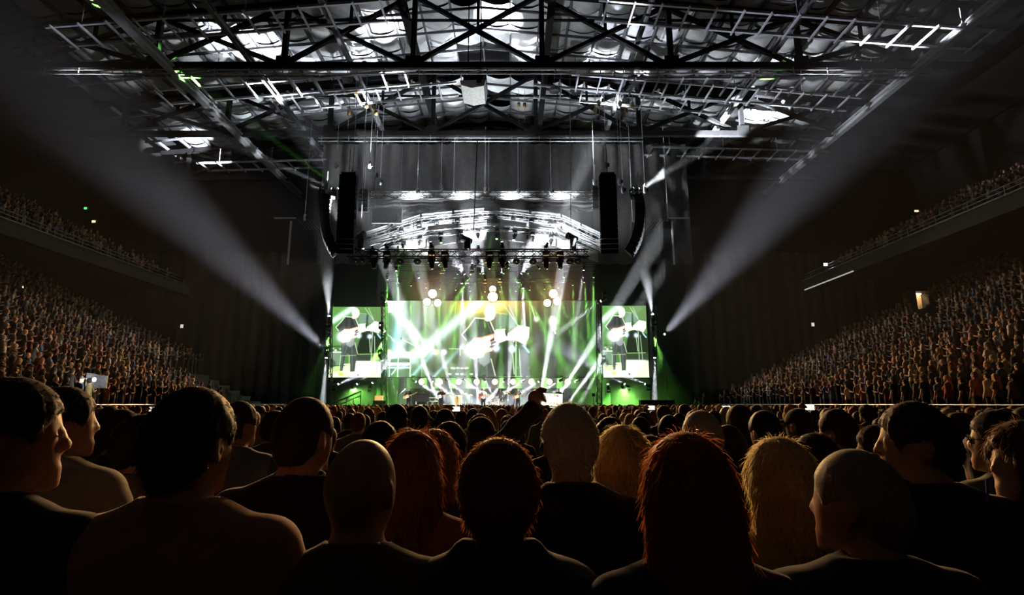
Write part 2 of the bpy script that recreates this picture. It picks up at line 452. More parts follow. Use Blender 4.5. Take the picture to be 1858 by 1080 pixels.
def guitarist(c, X, Y, S, full):
    """the guitar player shown on the LED walls: X, Y = chin, S = head height"""
    P = lambda x, y: (X+x*S, Y+y*S)
    dark, mid = srgb(40, 46, 42), srgb(62, 70, 66)
    def pl(pts, col, a=1, soft=None): c.poly([P(*p) for p in pts], col, a, soft or max(.9, S*.06))
    def ln(x0, y0, x1, y1, w, col, a=1.0): c.line(*P(x0, y0), *P(x1, y1), S*w, col, a, max(.7, S*.04))
    white = (1.15,1.2,1.1); rim = srgb(215, 235, 205)
    if full:                                                # floor, amplifier and gear of the shot
        pl([(-2.4,4.4),(2.6,4.1),(2.6,5.8),(-2.5,5.8)], srgb(225,255,190)); pl([(-2.4,4.5),(-.9,4.5),(-.9,5.0),(-2.4,5.1)], srgb(170,220,110), .8)
        pl([(.3,4.0),(2.25,4.1),(1.0,5.6),(.3,5.6)], white, 1, S*.2)
        pl([(-2.3,3.25),(-.88,3.2),(-.88,4.45),(-2.3,4.5)], srgb(110,140,112)); c.ell(*P(-1.75,4.3), S*.42, S*.5, srgb(48,62,44), .8, .4)
        ln(-2.3,3.2,-.9,3.2,.07,white); ln(-2.3,4.5,-.6,4.45,.08,srgb(20,40,16))
        for k in range(7): c.ell(*P(-2.1+.2*k, 2.95+.1*math.sin(k*2.4)), S*.12, S*.09, (white, srgb(60,80,60), srgb(170,200,160))[k % 3], .9, .4)
        pl([(-2.3,2.6),(-1.0,2.55),(-1.0,2.75),(-2.3,2.8)], srgb(40,70,30), .7)
    # drums behind, the white piano lid and the black piano body
    pl([(.42,-.35),(1.0,-.4),(1.66,-.2),(1.66,.42),(.42,.5)], srgb(112,140,124), .85, S*.12); pl([(1.05,-.35),(1.22,-.35),(1.24,.9),(1.02,.9)], srgb(46,60,50), .9)
    pl([(.74,1.35),(1.35,1.22),(1.95,1.4),(2.55,1.6),(2.6,3.9),(.45,3.95),(.3,3.2),(.5,2.2)], srgb(24,36,20), 1, S*.12)
    pl([(.5,3.35),(2.6,3.3),(2.6,4.0),(.3,4.05)], srgb(52,66,50), .8); ln(.35,3.4,2.3,3.36,.05,srgb(170,210,120),.8)
    pl([(.3,.62),(.95,.5),(1.0,.85),(1.3,.72),(1.8,.28),(2.46,.4),(2.43,1.0),(2.16,1.42),(1.7,1.2),(1.0,1.16),(.4,1.45)], white)
    ln(.45,.55,1.0,.52,.06,srgb(200,255,170)); ln(1.06,.6,1.1,.95,.12,srgb(40,60,40))
    # legs
    pl([(-1.05,2.3),(-.4,2.15),(.12,2.1),(.4,3.24),(.27,5.0),(-.14,5.03),(-.2,3.5),(-.42,3.3),(-.6,3.45),(-.78,4.95),(-1.03,4.95),(-.98,3.5)], mid)
    for x0, y0, x1, y1 in ((-.85,2.5,-.9,4.8),(-.1,2.6,.05,4.8),(-.5,2.6,-.72,3.4)): ln(x0,y0,x1,y1,.10,srgb(96,106,104),.6)
    ln(.16,2.3,.42,3.3,.05,rim,.8); pl([(-.55,1.95),(.08,1.9),(.1,2.5),(-.25,2.75),(-.6,2.5)], srgb(150,160,158), .7)
    if full:
        ln(-1.02,3.6,-1.12,5.2,.06,srgb(190,215,170),.8); ln(-.28,3.5,-.2,5.5,.06,srgb(190,215,170),.8); ln(-1.1,3.55,.3,3.5,.04,srgb(190,215,170),.7)
        c.ell(*P(-.92,5.25), S*.26, S*.16, srgb(190,225,90)); c.ell(*P(.1,5.2), S*.4, S*.14, srgb(235,240,225)); c.ell(*P(.6,5.35), S*.12, S*.12, srgb(70,90,60))
    # jacket with its arm, lapels and bright outline
    pl([(-.27,-.13),(-.84,-.17),(-1.15,.3),(-1.59,.84),(-1.35,1.18),(-1.12,1.42),(-.7,1.2),(-.5,1.6),(0,1.9),(.3,1.5),(.37,.68),(.12,.03)], dark)
    pl([(-.6,.0),(-.35,.0),(-.3,1.0),(-.55,1.05)], srgb(58,64,60), .8); pl([(-.95,.15),(-.75,.05),(-.8,.8),(-1.1,1.0)], srgb(54,62,56), .8)
    for x0, y0, x1, y1 in ((-.3,-.14,-.84,-.17),(-.84,-.17,-1.15,.3),(-1.15,.3,-1.6,.84),(-1.6,.86,-1.36,1.16)): ln(x0,y0,x1,y1,.07,rim,.9)
    ln(.1,.05,.36,.66,.07,srgb(225,230,215),.9); ln(-.05,.15,.25,.9,.04,srgb(120,125,118),.7)
    # head
    c.ell(*P(.08,-.5), S*.36, S*.52, (1.2,1.18,1.1), 1, .2); c.ell(*P(-.06,-.14), S*.22, S*.2, (1.05,.95,.82), 1, .3)
    for hx, hy, rx, ry, cc in ((-.2,-.3,.07,.16,(190,140,90)),(.03,-.24,.06,.12,(170,120,80)),(-.08,-.1,.12,.05,(180,140,110)),(.15,-.75,.12,.05,(190,190,180)),(-.05,-.45,.16,.035,(150,120,90)),(.3,-.4,.05,.2,(200,190,170))):
        c.ell(*P(hx,hy), S*rx, S*ry, srgb(*cc), .75, .6)
    # guitar body, horns, neck, the glare on it
    pl([(-.84,1.05),(-.4,1.05),(-.07,.95),(.3,.84),(.34,.98),(.03,1.2),(.15,1.28),(1.0,.98),(1.75,.8),(1.78,.92),(1.0,1.2),(.1,1.52),(.0,1.6),(.27,1.69),(.2,1.82),(-.27,1.96),(-.34,2.16),(-.9,2.3),(-1.3,2.0),(-1.3,1.5)], (1.25,1.2,1.1))
    org = srgb(255,150,95)
    ln(-.84,1.05,-.4,1.03,.06,org); ln(-.4,1.03,-.07,.93,.06,org); ln(-.07,.93,.3,.82,.07,org); ln(.3,.82,.34,.97,.06,org); ln(.34,.97,.06,1.2,.05,org); ln(0,1.6,.27,1.68,.07,org); ln(.27,1.7,-.3,1.98,.06,org)
    pl([(.1,1.3),(.45,1.2),(.5,1.3),(.15,1.5)], srgb(40,40,34), .9)
    c.halo(*P(-.82,1.75), S*.5, (.9,1.0,.95), .8); c.halo(*P(-1.1,1.75), S*.3, (.5,.8,.8), .8)
    c.ell(*P(.5,1.42), S*.14, S*.1, (1.1,1.0,.9), .9, .4)
    # lamps, stands, boom in front
    for hx, hy in ((.47,1.67),(1.44,1.72)): c.halo(*P(hx,hy), S*.16, (.9,1.2,1.6), 1.2)
    ln(2.1,1.5,2.42,1.9,.12,srgb(170,215,245),.9)
    for x0, y0, x1, y1, w in ((1.66,.4,1.64,4.8,.06),(1.42,1.8,1.55,3.2,.07),(1.85,1.7,2.0,4.4,.05),(.9,-1.0,1.75,.25,.06),(1.2,-1.0,1.7,.1,.05),(.42,-.5,1.0,-.42,.05)): ln(x0,y0,x1,y1,w,srgb(175,205,165),.85)
    for k in range(5): c.ell(*P(1.55+.12*math.sin(k*2.), .6+.22*k), S*.07, S*.05, srgb(210,225,200), .8, .5)

def led_wall(name, x0, y0, x1, y1, Y, cv, strength, label, frame=True):
    a, b = at(x0, y0, Y), at(x1, y1, Y)
    n = empty(name, ((a.x+b.x)/2, Y, b.z), label=label, cat='screen')
    me = bpy.data.meshes.new('picture'); h, w = cv.h, cv.w
    xs = np.linspace(a.x, b.x, w); zs = np.linspace(a.z, b.z, h)
    V = np.zeros((h, w, 3)); V[..., 0] = xs[None]; V[..., 1] = Y; V[..., 2] = zs[:, None]
    idx = np.arange(h*w).reshape(h, w)
    Fq = np.stack([idx[:-1,:-1], idx[1:,:-1], idx[1:,1:], idx[:-1,1:]], -1).reshape(-1, 4)
    me.vertices.add(h*w); me.vertices.foreach_set('co', V.reshape(-1))
    me.loops.add(Fq.size); me.loops.foreach_set('vertex_index', Fq.reshape(-1).astype(np.int32))
    me.polygons.add(len(Fq)); me.polygons.foreach_set('loop_start', np.arange(0, Fq.size, 4, dtype=np.int32))
    me.polygons.foreach_set('loop_total', np.full(len(Fq), 4, np.int32))
    at_ = me.color_attributes.new('picture', 'FLOAT_COLOR', 'POINT')
    col = np.ones((h*w, 4), np.float32); col[:, :3] = np.clip(cv.c.reshape(-1, 3), 0, 4); at_.data.foreach_set('color', col.reshape(-1))
    me.update(); me.validate()
    m = bpy.data.materials.new(name + '_picture'); m.use_nodes = True; nt = m.node_tree
    bs = nt.nodes['Principled BSDF']; bs.inputs['Base Color'].default_value = (.01, .01, .01, 1); bs.inputs['Roughness'].default_value = .5
    an = nt.nodes.new('ShaderNodeAttribute'); an.attribute_name = 'picture'
    nt.links.new(an.outputs['Color'], bs.inputs['Emission Color']); bs.inputs['Emission Strength'].default_value = strength
    m.cycles.emission_sampling = 'NONE'
    obj('picture', me, m, n)
    MB().box(((a.x+b.x)/2, Y+.16, (a.z+b.z)/2), (b.x-a.x+.2, .28, a.z-b.z+.2)).build('cabinet', black_metal, n)
    for s, xx in ((-1, a.x), (1, b.x)): MB().box((xx+s*.08, Y+.1, (a.z+b.z)/2), (.14, .36, a.z-b.z+.4)).build('frame_post', black_metal, n)
    return n, a, b

# centre wall
c = Canvas(700, 546, 1088, 684)
gx = (c.X-700)/388; gy = (c.Y-546)/138
K = [0,.08,.16,.25,.34,.45,.55,.65,.78,.9,1]
base = np.stack([np.interp(gx, K, [.10,.30,.20,.18,.14,.12,.10,.09,.06,.05,.03]), np.interp(gx, K, [.30,.46,.30,.26,.19,.13,.11,.10,.085,.085,.09]), np.interp(gx, K, [.10,.34,.18,.12,.07,.05,.04,.04,.04,.04,.03])], -1)
c.c = base*(1.15-.75*gy[..., None])
band = .75+.25*np.sin(c.X*.21+1.2*np.sin(c.X*.05))+.12*np.sin(c.X*.53); c.c *= band[..., None]
c.glow(np.exp(-((c.X-893)/55)**2-((c.Y-548)/22)**2), (.55,.36,.05)); c.glow(np.exp(-((c.X-850)/22)**2-((c.Y-560)/12)**2), (.35,.42,.02))
c.poly([(700,546),(735,546),(726,562),(700,568)], (1.1,1.15,1.1), .9, 5)
c.beam(700,548,775,632, 7, 15, (.62,.68,.62), 1.0, .7); c.beam(872,548,752,652, 11, 15, (.55,.85,.72), 1.1, .45); c.beam(742,664,700,684,5,7,(.3,.5,.7),.8,.3)
c.beam(728,560,718,660, 9, 12, (.30,.75,.75), .9, .35); c.beam(752,684,790,640,4,6,(.25,.42,.6),.8,.4); c.beam(792,684,842,628,3.5,5,(.25,.42,.6),.7,.5)
guitarist(c, 889, 583, 30.0, False)
c.halo(893, 553, 12, (1.0,.7,.25), 1.1); c.halo(874, 551, 10, (.9,.6,.2), .8); c.halo(908, 552, 10, (1.0,.7,.2), .9)
for k in range(10): a_ = k*.63; c.line(893+12*math.cos(a_), 554+8*math.sin(a_), 893+24*math.cos(a_), 553+9*math.sin(a_), 2, (1.1,.85,.3), .6)
for y, x1_, h in ((641,770,2),(646,773,6),(661,745,5),(668,750,1.5)): c.line(700, y, x1_, y, h, (1.0,1.15,.95), 1, 1)
c.poly([(704,652),(748,652),(748,659),(704,659)], srgb(44,80,50)); c.poly([(704,670),(748,670),(750,684),(704,684)], srgb(60,100,56), .7)
for x in (749, 727, 712): c.line(x, 648, x, 684, 1.4, (.85,1.05,.85))
c.line(716,680,728,664, 1.4, (.9,1.1,.9)); c.line(731,616,775,638, 1.6, srgb(190,215,190)); c.line(770,640,770,684, 1.3, srgb(130,165,130)); c.ell(731,615.5,2,2,srgb(50,60,50))
for x, cc in ((709,(1.0,.75,.4)),(726,(1.0,.9,.7)),(755,(1.0,.55,.2)),(775,(.9,1.0,1.2)),(794,(1.0,.6,.3)),(809,(.9,1.0,1.4))): c.halo(x, 640, 4, cc, 1.2)
c.poly([(820,668),(858,666),(860,684),(815,684)], srgb(40,56,36), .9)
for k in range(10): c.ell(820+k*4+3*math.sin(k*3), 672+7*math.cos(k*2.1), 4, 1.8, (.9,1.05,.75), .9, .5)
c.line(818,634,848,634, 1, (.55,.8,.3)); c.line(838,630,838,646, 1.4, (.6,.85,.4))
c.halo(1006,584,6,(1.0,1.4,.8),1.4); c.halo(1008,596,4,(.8,1.3,.5),1.0); c.line(1003,576,1010,606,2.5,(.9,1.2,.7)); c.line(967,556,974,580,1.4,(.8,.85,.6),.7); c.halo(976,580,4,(.9,1.0,.8),.9); c.line(975,596,975,612,1.6,srgb(60,70,50))
for x, y in ((942,668),(962,668)): c.ell(x, y, 4, 3.5, srgb(96,100,40), .6, .6)
CENTRE, ca, cb = led_wall('led_wall', 700, 546, 1088, 684, 52.0, c, 1.5, 'wide centre LED wall showing a guitarist over the stage')
for side, (x0, y0, x1, y1) in (('left', (604, 557, 694, 685)), ('right', (1091, 555, 1178, 685))):
    c = Canvas(x0, y0, x1, y1, 1.3)
    gx = (c.X-x0)/(x1-x0); gy = (c.Y-y0)/(y1-y0)
    c.c = np.stack([.09+.03*gx, .22+.05*(1-gx), .05+.02*gx], -1)*(1.0-.35*gy[..., None])
    c.beam(x0+2, y0+26, x0+34, y0+2, 6, 7, (.6,1.0,.75), 1.1, .15)
    guitarist(c, x0+38, y0+21.5, 19.2, True)
    led_wall('led_wall', x0, y0, x1, y1, 48.5, c, 1.45, f'upright {side} side LED screen showing a standing guitarist')

# low grey riser wall with the row of footlights under the centre wall
ra, rb = at(738, 686, 51.0), at(1066, 705, 51.0)
MB().box(((ra.x+rb.x)/2, 51.1, (ra.z+rb.z)/2), (rb.x-ra.x, .12, ra.z-rb.z)).build('fascia_panel', mat('grey_fascia_cloth', (.30,.31,.30), .8, 0, .1, 2),
    label='long grey fascia panel behind the row of round warm lamps', cat='panel')

# ---------------------------------------------------------------- lattice trusses
def lattice(name, pts, w, m, label=None, seg=.55, cat='truss', group=None, parent=None, r=.028, brace=.016):
    t = empty(name, pts[0], label=label, cat=cat, group=group)
    P = [Vector(p) for p in pts]
    for a, b in zip(P, P[1:]):
        d = (b-a).normalized()
        up = Vector((0,0,1)) if abs(d.z) < .9 else Vector((0,1,0))
        x = d.cross(up).normalized()*w/2; y = x.cross(d).normalized()*w/2
        cs = [x+y, -x+y, -x-y, x-y]
        for q in cs: MB().tube([a+q, b+q], r, 5).build('chord', m, t)
        n = max(1, int((b-a).length/seg)); lac = MB()
        for i in range(n):
            p, q = a+(b-a)*(i/n), a+(b-a)*((i+1)/n)
            for k in range(4):
                u, v = (cs[k], cs[(k+1) % 4]) if (i+k) % 2 else (cs[(k+1) % 4], cs[k])
                lac.bar(p+u, q+v, brace*2)
        lo = lac.build('lacing', m, t); lo['kind'] = 'stuff'
    return t

def swag(x0, x1, Y, ztop, zbot, n, m, name, **tags):
    N = n*10; M = 8; V = []
    for j in range(M+1):
        v = j/M
        for i in range(N+1):
            u = i/N*n; f = u-math.floor(u); cat_ = 4*f*(1-f)
            z = ztop+(zbot-ztop)*v - .28*cat_*(.5+.5*v) + .05*math.sin(17*v)*cat_
            V.append((x0+(x1-x0)*i/N, Y - .12*math.sin(v*PI*5)*(.4+.6*cat_) , z))
    Fc = [(j*(N+1)+i, (j+1)*(N+1)+i, (j+1)*(N+1)+i+1, j*(N+1)+i+1) for j in range(M) for i in range(N)]
    b = MB(); b.add(V, Fc); return b.build(name, m, None, True, **tags)

# front truss over the stage edge, in silhouette
FT = 44.6
fa, fb = at(632, 461, FT), at(1068, 461, FT)
FTz = fa.z
lattice('front_truss', [fa, fb], .62, black_metal, 'long black front lighting truss hanging across the stage', .7, r=.06, brace=.025)
# hoist cables of the front truss
def cable(px, py0, py1, Y, r, m, label, name='hoist_cable', px1=None, cat='cable'):
    a, b = at(px, py0, Y), at(px1 if px1 is not None else px, py1, Y)
    return MB().tube([a, b], r, 5).build(name, m, label=label, cat=cat, group='cables hanging from the roof')
cable(1034, 125, 418, FT, .03, steel_grey, 'long thin cable from the roof to the right end of the front truss', px1=1036)
cable(866, 255, 425, FT, .05, black_metal, 'thick black cable from the roof to the middle of the front truss', px1=859)
cable(667, 125, 420, FT, .03, steel_grey, 'long thin cable from the roof to the left end of the front truss', px1=655)

# upper stage truss with white cloth behind and the black swag
wa, wb = at(672, 349, 51.5), at(1074, 359, 51.5)
MB().box(((wa.x+wb.x)/2, 51.74, (wa.z+wb.z)/2), (wb.x-wa.x, .1, wa.z-wb.z+.35)).build('cloth_strip', mat('white_truss_cloth', (.8,.8,.8), .7, 0, .1, 2),
    label='brightly lit white cloth strip behind the upper stage truss', cat='cloth')
lattice('upper_truss', [at(672, 353, 51.4), at(1074, 353, 51.4)], .55, black_metal, 'upper stage truss in silhouette against white cloth above the swag', .8, r=.035, brace=.018)
swag(at(672,362,51).x, at(1080,362,51).x, 50.9, at(700,360,50.9).z, at(700,380,50.9).z, 9, curtain_grey, 'swag_curtain', label='scalloped charcoal swag curtain hung along the upper stage truss', cat='curtain')

# bent arch trusses carrying pale fascia panels and rows of moving heads
ARCH = [(47.5, [(668,452),(772,425),(885,413),(905,413),(1010,425),(1088,455)], 'lower'),
        (49.5, [(655,436),(762,402),(880,390),(905,390),(1020,402),(1092,436)], 'upper')]
pan_m = mat('pale_grey_fascia_panel', (.50, .51, .52), .45, .0, .1, 3)
for Y, pp, nm in ARCH:
    pts = [at(x, y, Y) for x, y in pp]
    t = lattice('arch_truss', pts, .5, truss_alu, f'{nm} bent aluminium truss arching over the stage with lamps', .6, r=.045, brace=.02, group='bent arch trusses over the stage')
    for k, (a, b) in enumerate(zip(pts, pts[1:])):
        if (b-a).length < 2: continue
        d = (b-a).normalized(); n = 2
        for i in range(n):
            p, q = a+(b-a)*((i+.04)/n), a+(b-a)*((i+.96)/n)
            up = Vector((0,0,1))
            for dz, hh in ((-.95, .72), (.62, .30)):
                P4 = [p+up*dz, q+up*dz, q+up*(dz+hh), p+up*(dz+hh)]
                MB().prism([v+Vector((0,.5,0)) for v in P4], (0,.06,0)).build('fascia_panel', pan_m, t)
            MB().bar(p+up*.5+Vector((0,.3,0)), q+up*.5+Vector((0,.3,0)), .10).build('batten', white_paint, t)
            MB().bar(p+up*.75+Vector((0,.3,0)), q+up*.75+Vector((0,.3,0)), .06).build('batten', white_paint, t)
# pale ceiling cloth behind the arches
a, b = at(690, 388, 53), at(1080, 545, 53)
folded('upstage_cloth', a.x, b.x, 53.2, b.z, a.z+.2, .05, 1.4, mat('charcoal_upstage_cloth', (.035,.034,.033), .85, 0, .15, 2), seed=12,
       label='charcoal cloth hanging above the centre LED wall behind the lamps', cat='cloth')

# ---------------------------------------------------------------- moving heads
def head_meshes():
    o = {}
    b = MB(); b.box((0,0,.46), (.40,.30,.14)); o['base'] = b.mesh('base')
    b = MB()
    for s in (-1, 1): b.box((s*.19, 0, .16), (.05,.16,.5))
    b.box((0,0,.38), (.43,.18,.06)); o['yoke'] = b.mesh('yoke')
    b = MB(); b.lathe([(.08,.20),(.15,.17),(.16,.0),(.14,-.2),(.125,-.36),(.13,-.42),(.10,-.43)], (0,0,0), (0,0,1), 14); o['head'] = b.mesh('head', True)
    b = MB(); b.lathe([(.105,-.435),(.09,-.455),(.03,-.465)], (0,0,0), (0,0,1), 14); o['lens'] = b.mesh('lens', True)
    return o
HM = head_meshes()
for k in ('base','yoke','head'): HM[k].materials.append(black_metal)
HM['lens'].materials.append(L_OFF)
def moving_head(p, target, label, group, s=1.0, lens_m=None, up=False, cat='stage lamp', name='moving_head'):
    t = empty(name, p, label=label, cat=cat, group=group)
    t.scale = (s, s, s)
    if up: t.rotation_euler = (PI, 0, 0)
    d = (Vector(target)-Vector(p)).normalized()
    if up: d = Vector((d.x, -d.y, -d.z))
    obj('base', HM['base'], None, t, True); obj('yoke', HM['yoke'], None, t, True)
    h = obj('head', HM['head'], None, t, True); h.rotation_mode = 'QUATERNION'; h.rotation_quaternion = Vector((0,0,-1)).rotation_difference(d)
    l = obj('lens', HM['lens'], None, h, True)
    if lens_m: l.material_slots[0].link = 'OBJECT'; l.material_slots[0].material = lens_m
    return t
def lit_head(px, py, Y, tpx, tpy, tY, col, power, half, lm, label, group, s=.8, rad=.08, blend=.4, up=False):
    p = at(px, py, Y); q = at(tpx, tpy, tY); d = (q-p).normalized()
    h = moving_head(p - d*.46*s, q, label, group, s, lm, up)
    spot(h, p + d*.06, q, col, power, half, blend, rad)
    return h
# ---------------------------------------------------------------- lamps of the stage rig
KG, KW = 185000, 145000
greens = [(703,508,47.5,700,600), (723,514,48.5,719,640), (746,519,50,744,640), (773,523,50.5,770,640), (798,525,50.5,795,640),
          (806,491,47,770,560), (830,498,48,770,600), (851,506,49,800,600), (860,487,47.5,790,610), (827,527,50.5,823,650), (853,529,50.5,851,650),
          (871,497,48,830,610), (880,507,49,862,610), (880,530,50.5,878,650), (907,530,50.5,909,650), (907,507,49,925,610), (914,497,48,955,610),
          (923,487,47.5,993,610), (939,505,49,990,600), (958,497,48,1010,570), (979,488,47.5,1045,600), (936,529,50.5,939,650), (961,527,50.5,965,650),
          (988,525,50.5,990,640), (1013,523,50.5,1015,640), (1039,518,50,1042,650), (1060,513,48.5,1072,640), (1077,504,47.5,1076,620)]
greens.sort()
for i, (x, y, Y, tx, ty) in enumerate(greens):
    lit_head(x, y, Y, tx, ty, Y+.2, GREEN, KG, 2.5, L_GREEN, f'{ORD[i]} green moving head from the left hanging above the LED wall', 'green moving heads above the centre LED wall', .62)
whites = [(719,492,47.5,728,620,1), (760,505,48.5,785,640,1), (838,515,50,840,650,2.6), (949,524,50,951,660,2.6), (1023,504,48.5,1005,640,1), (1059,491,47.5,1038,640,1)]
for i, (x, y, Y, tx, ty, k) in enumerate(whites):
    lit_head(x, y, Y, tx, ty, Y+.2, WHITE, KW*.6*k, 2.4+.8*k, L_WHITE, f'{ORD[i]} white moving head from the left shining down above the LED wall', 'white moving heads above the LED wall', .62+.1*k)
# lamps shining up into the rig
ups = [(797,481,47,715,400), (843,498,48,770,390), (877,497,48,840,385), (910,495,48,950,385), (946,497,48,1020,390), (857,478,47,862,380), (924,476,47,1060,400)]
ups.sort()
for i, (x, y, Y, tx, ty) in enumerate(ups):
    lit_head(x, y, Y, tx, ty, Y+.6, WHITE, KW*.26, 24, L_WHITE, f'{ORD[i]} bright lamp from the left throwing light up into the arch trusses', 'bright lamps facing up under the arch trusses', .9, up=True, blend=.8)
# warm round blinders facing the audience
BL = {}
def blinder(px, py, Y, r, label, group, power, target=None, half=42):
    p = at(px, py, Y); q = Vector(target) if target else Vector((p.x*.3, 0, 1.6)); d = (q-p).normalized()
    t = empty('blinder_lamp', p, label=label, cat='stage lamp', group=group)
    MB().lathe([(r*.5,-.35),(r*.95,-.2),(r*1.1,0),(r*1.12,.05),(r*.98,.06)], p, d, 18).build('housing', black_metal, t, True)
    MB().lathe([(r*.96,.055),(r*.7,.09),(r*.2,.11)], p, d, 18).build('lens', L_WARM, t, True)
    MB().bar(p+Vector((0,.25,0)), p+Vector((0,.25,r*1.6)), .06).build('bracket', black_metal, t)
    if power: spot(t, p + d*.2, q, WARM, power, half, .6, r*.8, 'lamp_light')
    return t
KB = 2600
for i, (x, y, r) in enumerate(((785,533,.42), (775,548,.36), (794,550,.36), (894,525,.34), (894,539,.50), (1004,533,.42), (993,550,.36), (1011,547,.36))):
    blinder(x, y, 51.0, r, ['upper lamp of the left warm blinder cluster','lower left lamp of the left warm blinder cluster','lower right lamp of the left warm blinder cluster',
        'upper lamp of the central warm blinder pair','lower, largest lamp of the central warm blinder pair','upper lamp of the right warm blinder cluster',
        'lower left lamp of the right warm blinder cluster','lower right lamp of the right warm blinder cluster'][i], 'warm blinders above the LED wall', KB if i in (0, 4, 5) else 0)
for i, x in enumerate((765,798,832,865,898,931,964,997,1030)):
    blinder(x, 693, 50.8, .27, f'{ORD[i]} round warm lamp from the left in the row below the LED wall', 'round warm lamps in the row below the LED wall', 0)
foot = [(755,790),(785,812),(815,838),(847,872),(881,892),(913,898),(946,918),(977,948),(1013,980),(1043,1010)]
for i, (x, tx) in enumerate(foot):
    lit_head(x, 693, 50.3, tx, 712, 49.6, LILAC, KW*.5, 7, L_WHITE, f'{ORD[i]} small white lamp from the left between the round warm lamps', 'small white lamps between the round warm lamps', .75, blend=.6)
# floor lamps throwing broad white shafts upward
floor_up = [(798,737,742,590,.8), (826,737,790,600,.6), (868,737,858,570,.7), (921,737,930,570,.7), (977,737,1012,540,1.4), (1002,737,1096,590,1.3), (1027,737,1104,632,1.1)]
for i, (x, y, tx, ty, k) in enumerate(floor_up):
    lit_head(x, y, 49.3, tx, ty, 48.4, WHITE, KW*3.2*k, 3.0, L_WHITE, f'{ORD[i]} floor lamp from the left sending a white shaft up past the LED wall', 'floor lamps sending up white shafts', .6, up=True)
# pipes that carry the hanging lamps
def carry(o, zt):
    p = o.location; s_ = o.scale.x
    if zt - p.z > .6*s_: MB().bar(Vector((p.x, p.y, p.z+.3*s_)), Vector((p.x, p.y, zt)), .035).build('drop_rod', black_metal, o)
PIPES = {47.0: 476, 47.5: 476, 48.0: 480, 48.5: 484, 49.0: 492, 50.0: 505, 50.5: 505, 51.0: 512}
PZ = {}
for i, (Y, py) in enumerate(sorted(PIPES.items())):
    a, b = at(700, py, Y), at(1080, py, Y); PZ[Y] = a.z
    t = empty('lighting_pipe', a, label=f'{ORD[i]} thin black lighting pipe from the front above the LED wall', cat='pipe', group='thin black lighting pipes above the LED wall')
    MB().tube([a, b], .03, 6).build('pipe', black_metal, t)
    for k in range(4):
        q = a.lerp(b, (k+.5)/4); MB().bar(q, Vector((q.x, q.y, at(900, 405, Y).z)), .02).build('hanger', black_metal, t)
for o in list(COL.objects):
    if o.name.startswith(('moving_head', 'blinder_lamp')) and 45 < o.location.y < 51.3 and 9.5 < o.location.z < 16 and o.parent is None:
        Yk = min(PZ, key=lambda y: abs(y-o.location.y))
        carry(o, PZ[Yk])
# towers beside the walls
def tower(px, y0, y1, Y, label, s=.42):
    return lattice('lamp_tower', [at(px, y1, Y), at(px, y0, Y)], s, black_metal, label, .6, r=.04, brace=.02, group='black lamp towers beside the screens', cat='tower')
tower(697, 545, 742, 47.85, 'black lamp tower between the left side screen and the centre wall')
tower(1087, 545, 742, 47.85, 'black lamp tower between the centre wall and the right side screen')
tower(597, 553, 742, 47.6, 'black lamp tower left of the left side screen')
tower(1186, 553, 742, 47.6, 'black lamp tower right of the right side screen')
TW = [(701,548,47.7,790,640,47.4,1.3,'top lamp on the tower right of the left side screen'), (698,602,47.7,790,690,47.4,1.1,'middle lamp on the tower right of the left side screen'),
      (694,655,47.7,730,742,47.4,1.3,'bottom lamp on the tower right of the left side screen'),
      (1090,547,47.7,985,625,47.4,1.2,'top lamp on the tower left of the right side screen'), (1090,664,47.7,1046,745,47.4,1.4,'bottom lamp on the tower left of the right side screen'),
      (592,650,47.2,585,735,46.6,.8,'lower lamp on the tower left of the left side screen'), (1188,650,47.2,1188,735,46.6,.8,'lower lamp on the tower right of the right side screen')]
for x, y, Y, tx, ty, tY, k, lb in TW:
    lit_head(x, y, Y, tx, ty, tY, WHITE, KW*k, 4.0, L_WHITE, 'white ' + lb, 'white lamps on the screen towers', 1.0)
for i, (x, y, tx, ty, c_, k) in enumerate(((614,697,640,686,LILAC,.3),(648,697,668,680,LILAC,.3),(676,695,702,660,LILAC,.6),(1103,697,1100,680,LILAC,.2),(1133,697,1112,685,LILAC,.3),(1170,697,1140,684,LILAC,.3))):
    lit_head(x, y, 47.6, tx, ty, 47.2, c_, KW*k, 6, L_WHITE, f"{ORD[i%3]} small lamp from the left under the {'left' if i<3 else 'right'} side screen", 'small lamps under the side screens', .8, up=True, blend=.6)
for x, y, tx, nm in ((597, 573, 590, 'left'), (1184, 570, 1160, 'right')):
    lit_head(x, y, 47.1, tx, 430, 43.5, WHITE, KW*.35, 9, L_WHITE, f'bright upper lamp on the tower {nm} of the {nm} side screen', 'white lamps on the screen towers', 1.1, up=True, blend=.8)
# green wash lamps at the wings
for i, (x, y, Y, tx, ty, tY, h) in enumerate(((693,620,47.4,660,745,52,16), (597,610,47.0,570,735,54,12), (1086,640,47.4,1120,745,52,18), (1186,610,47.0,1225,735,54,10), (640,705,47.0,650,735,51,26), (1130,705,47.0,1140,735,51,26))):
    lit_head(x, y, Y, tx, ty, tY, GREEN, KG*.25, h, L_GREEN, f"{['upper','outer','upper','outer','low','low'][i]} green wash lamp at the {['left','left','right','right','left','right'][i]} wing of the stage", 'green wash lamps at the wings', .6, blend=.8)
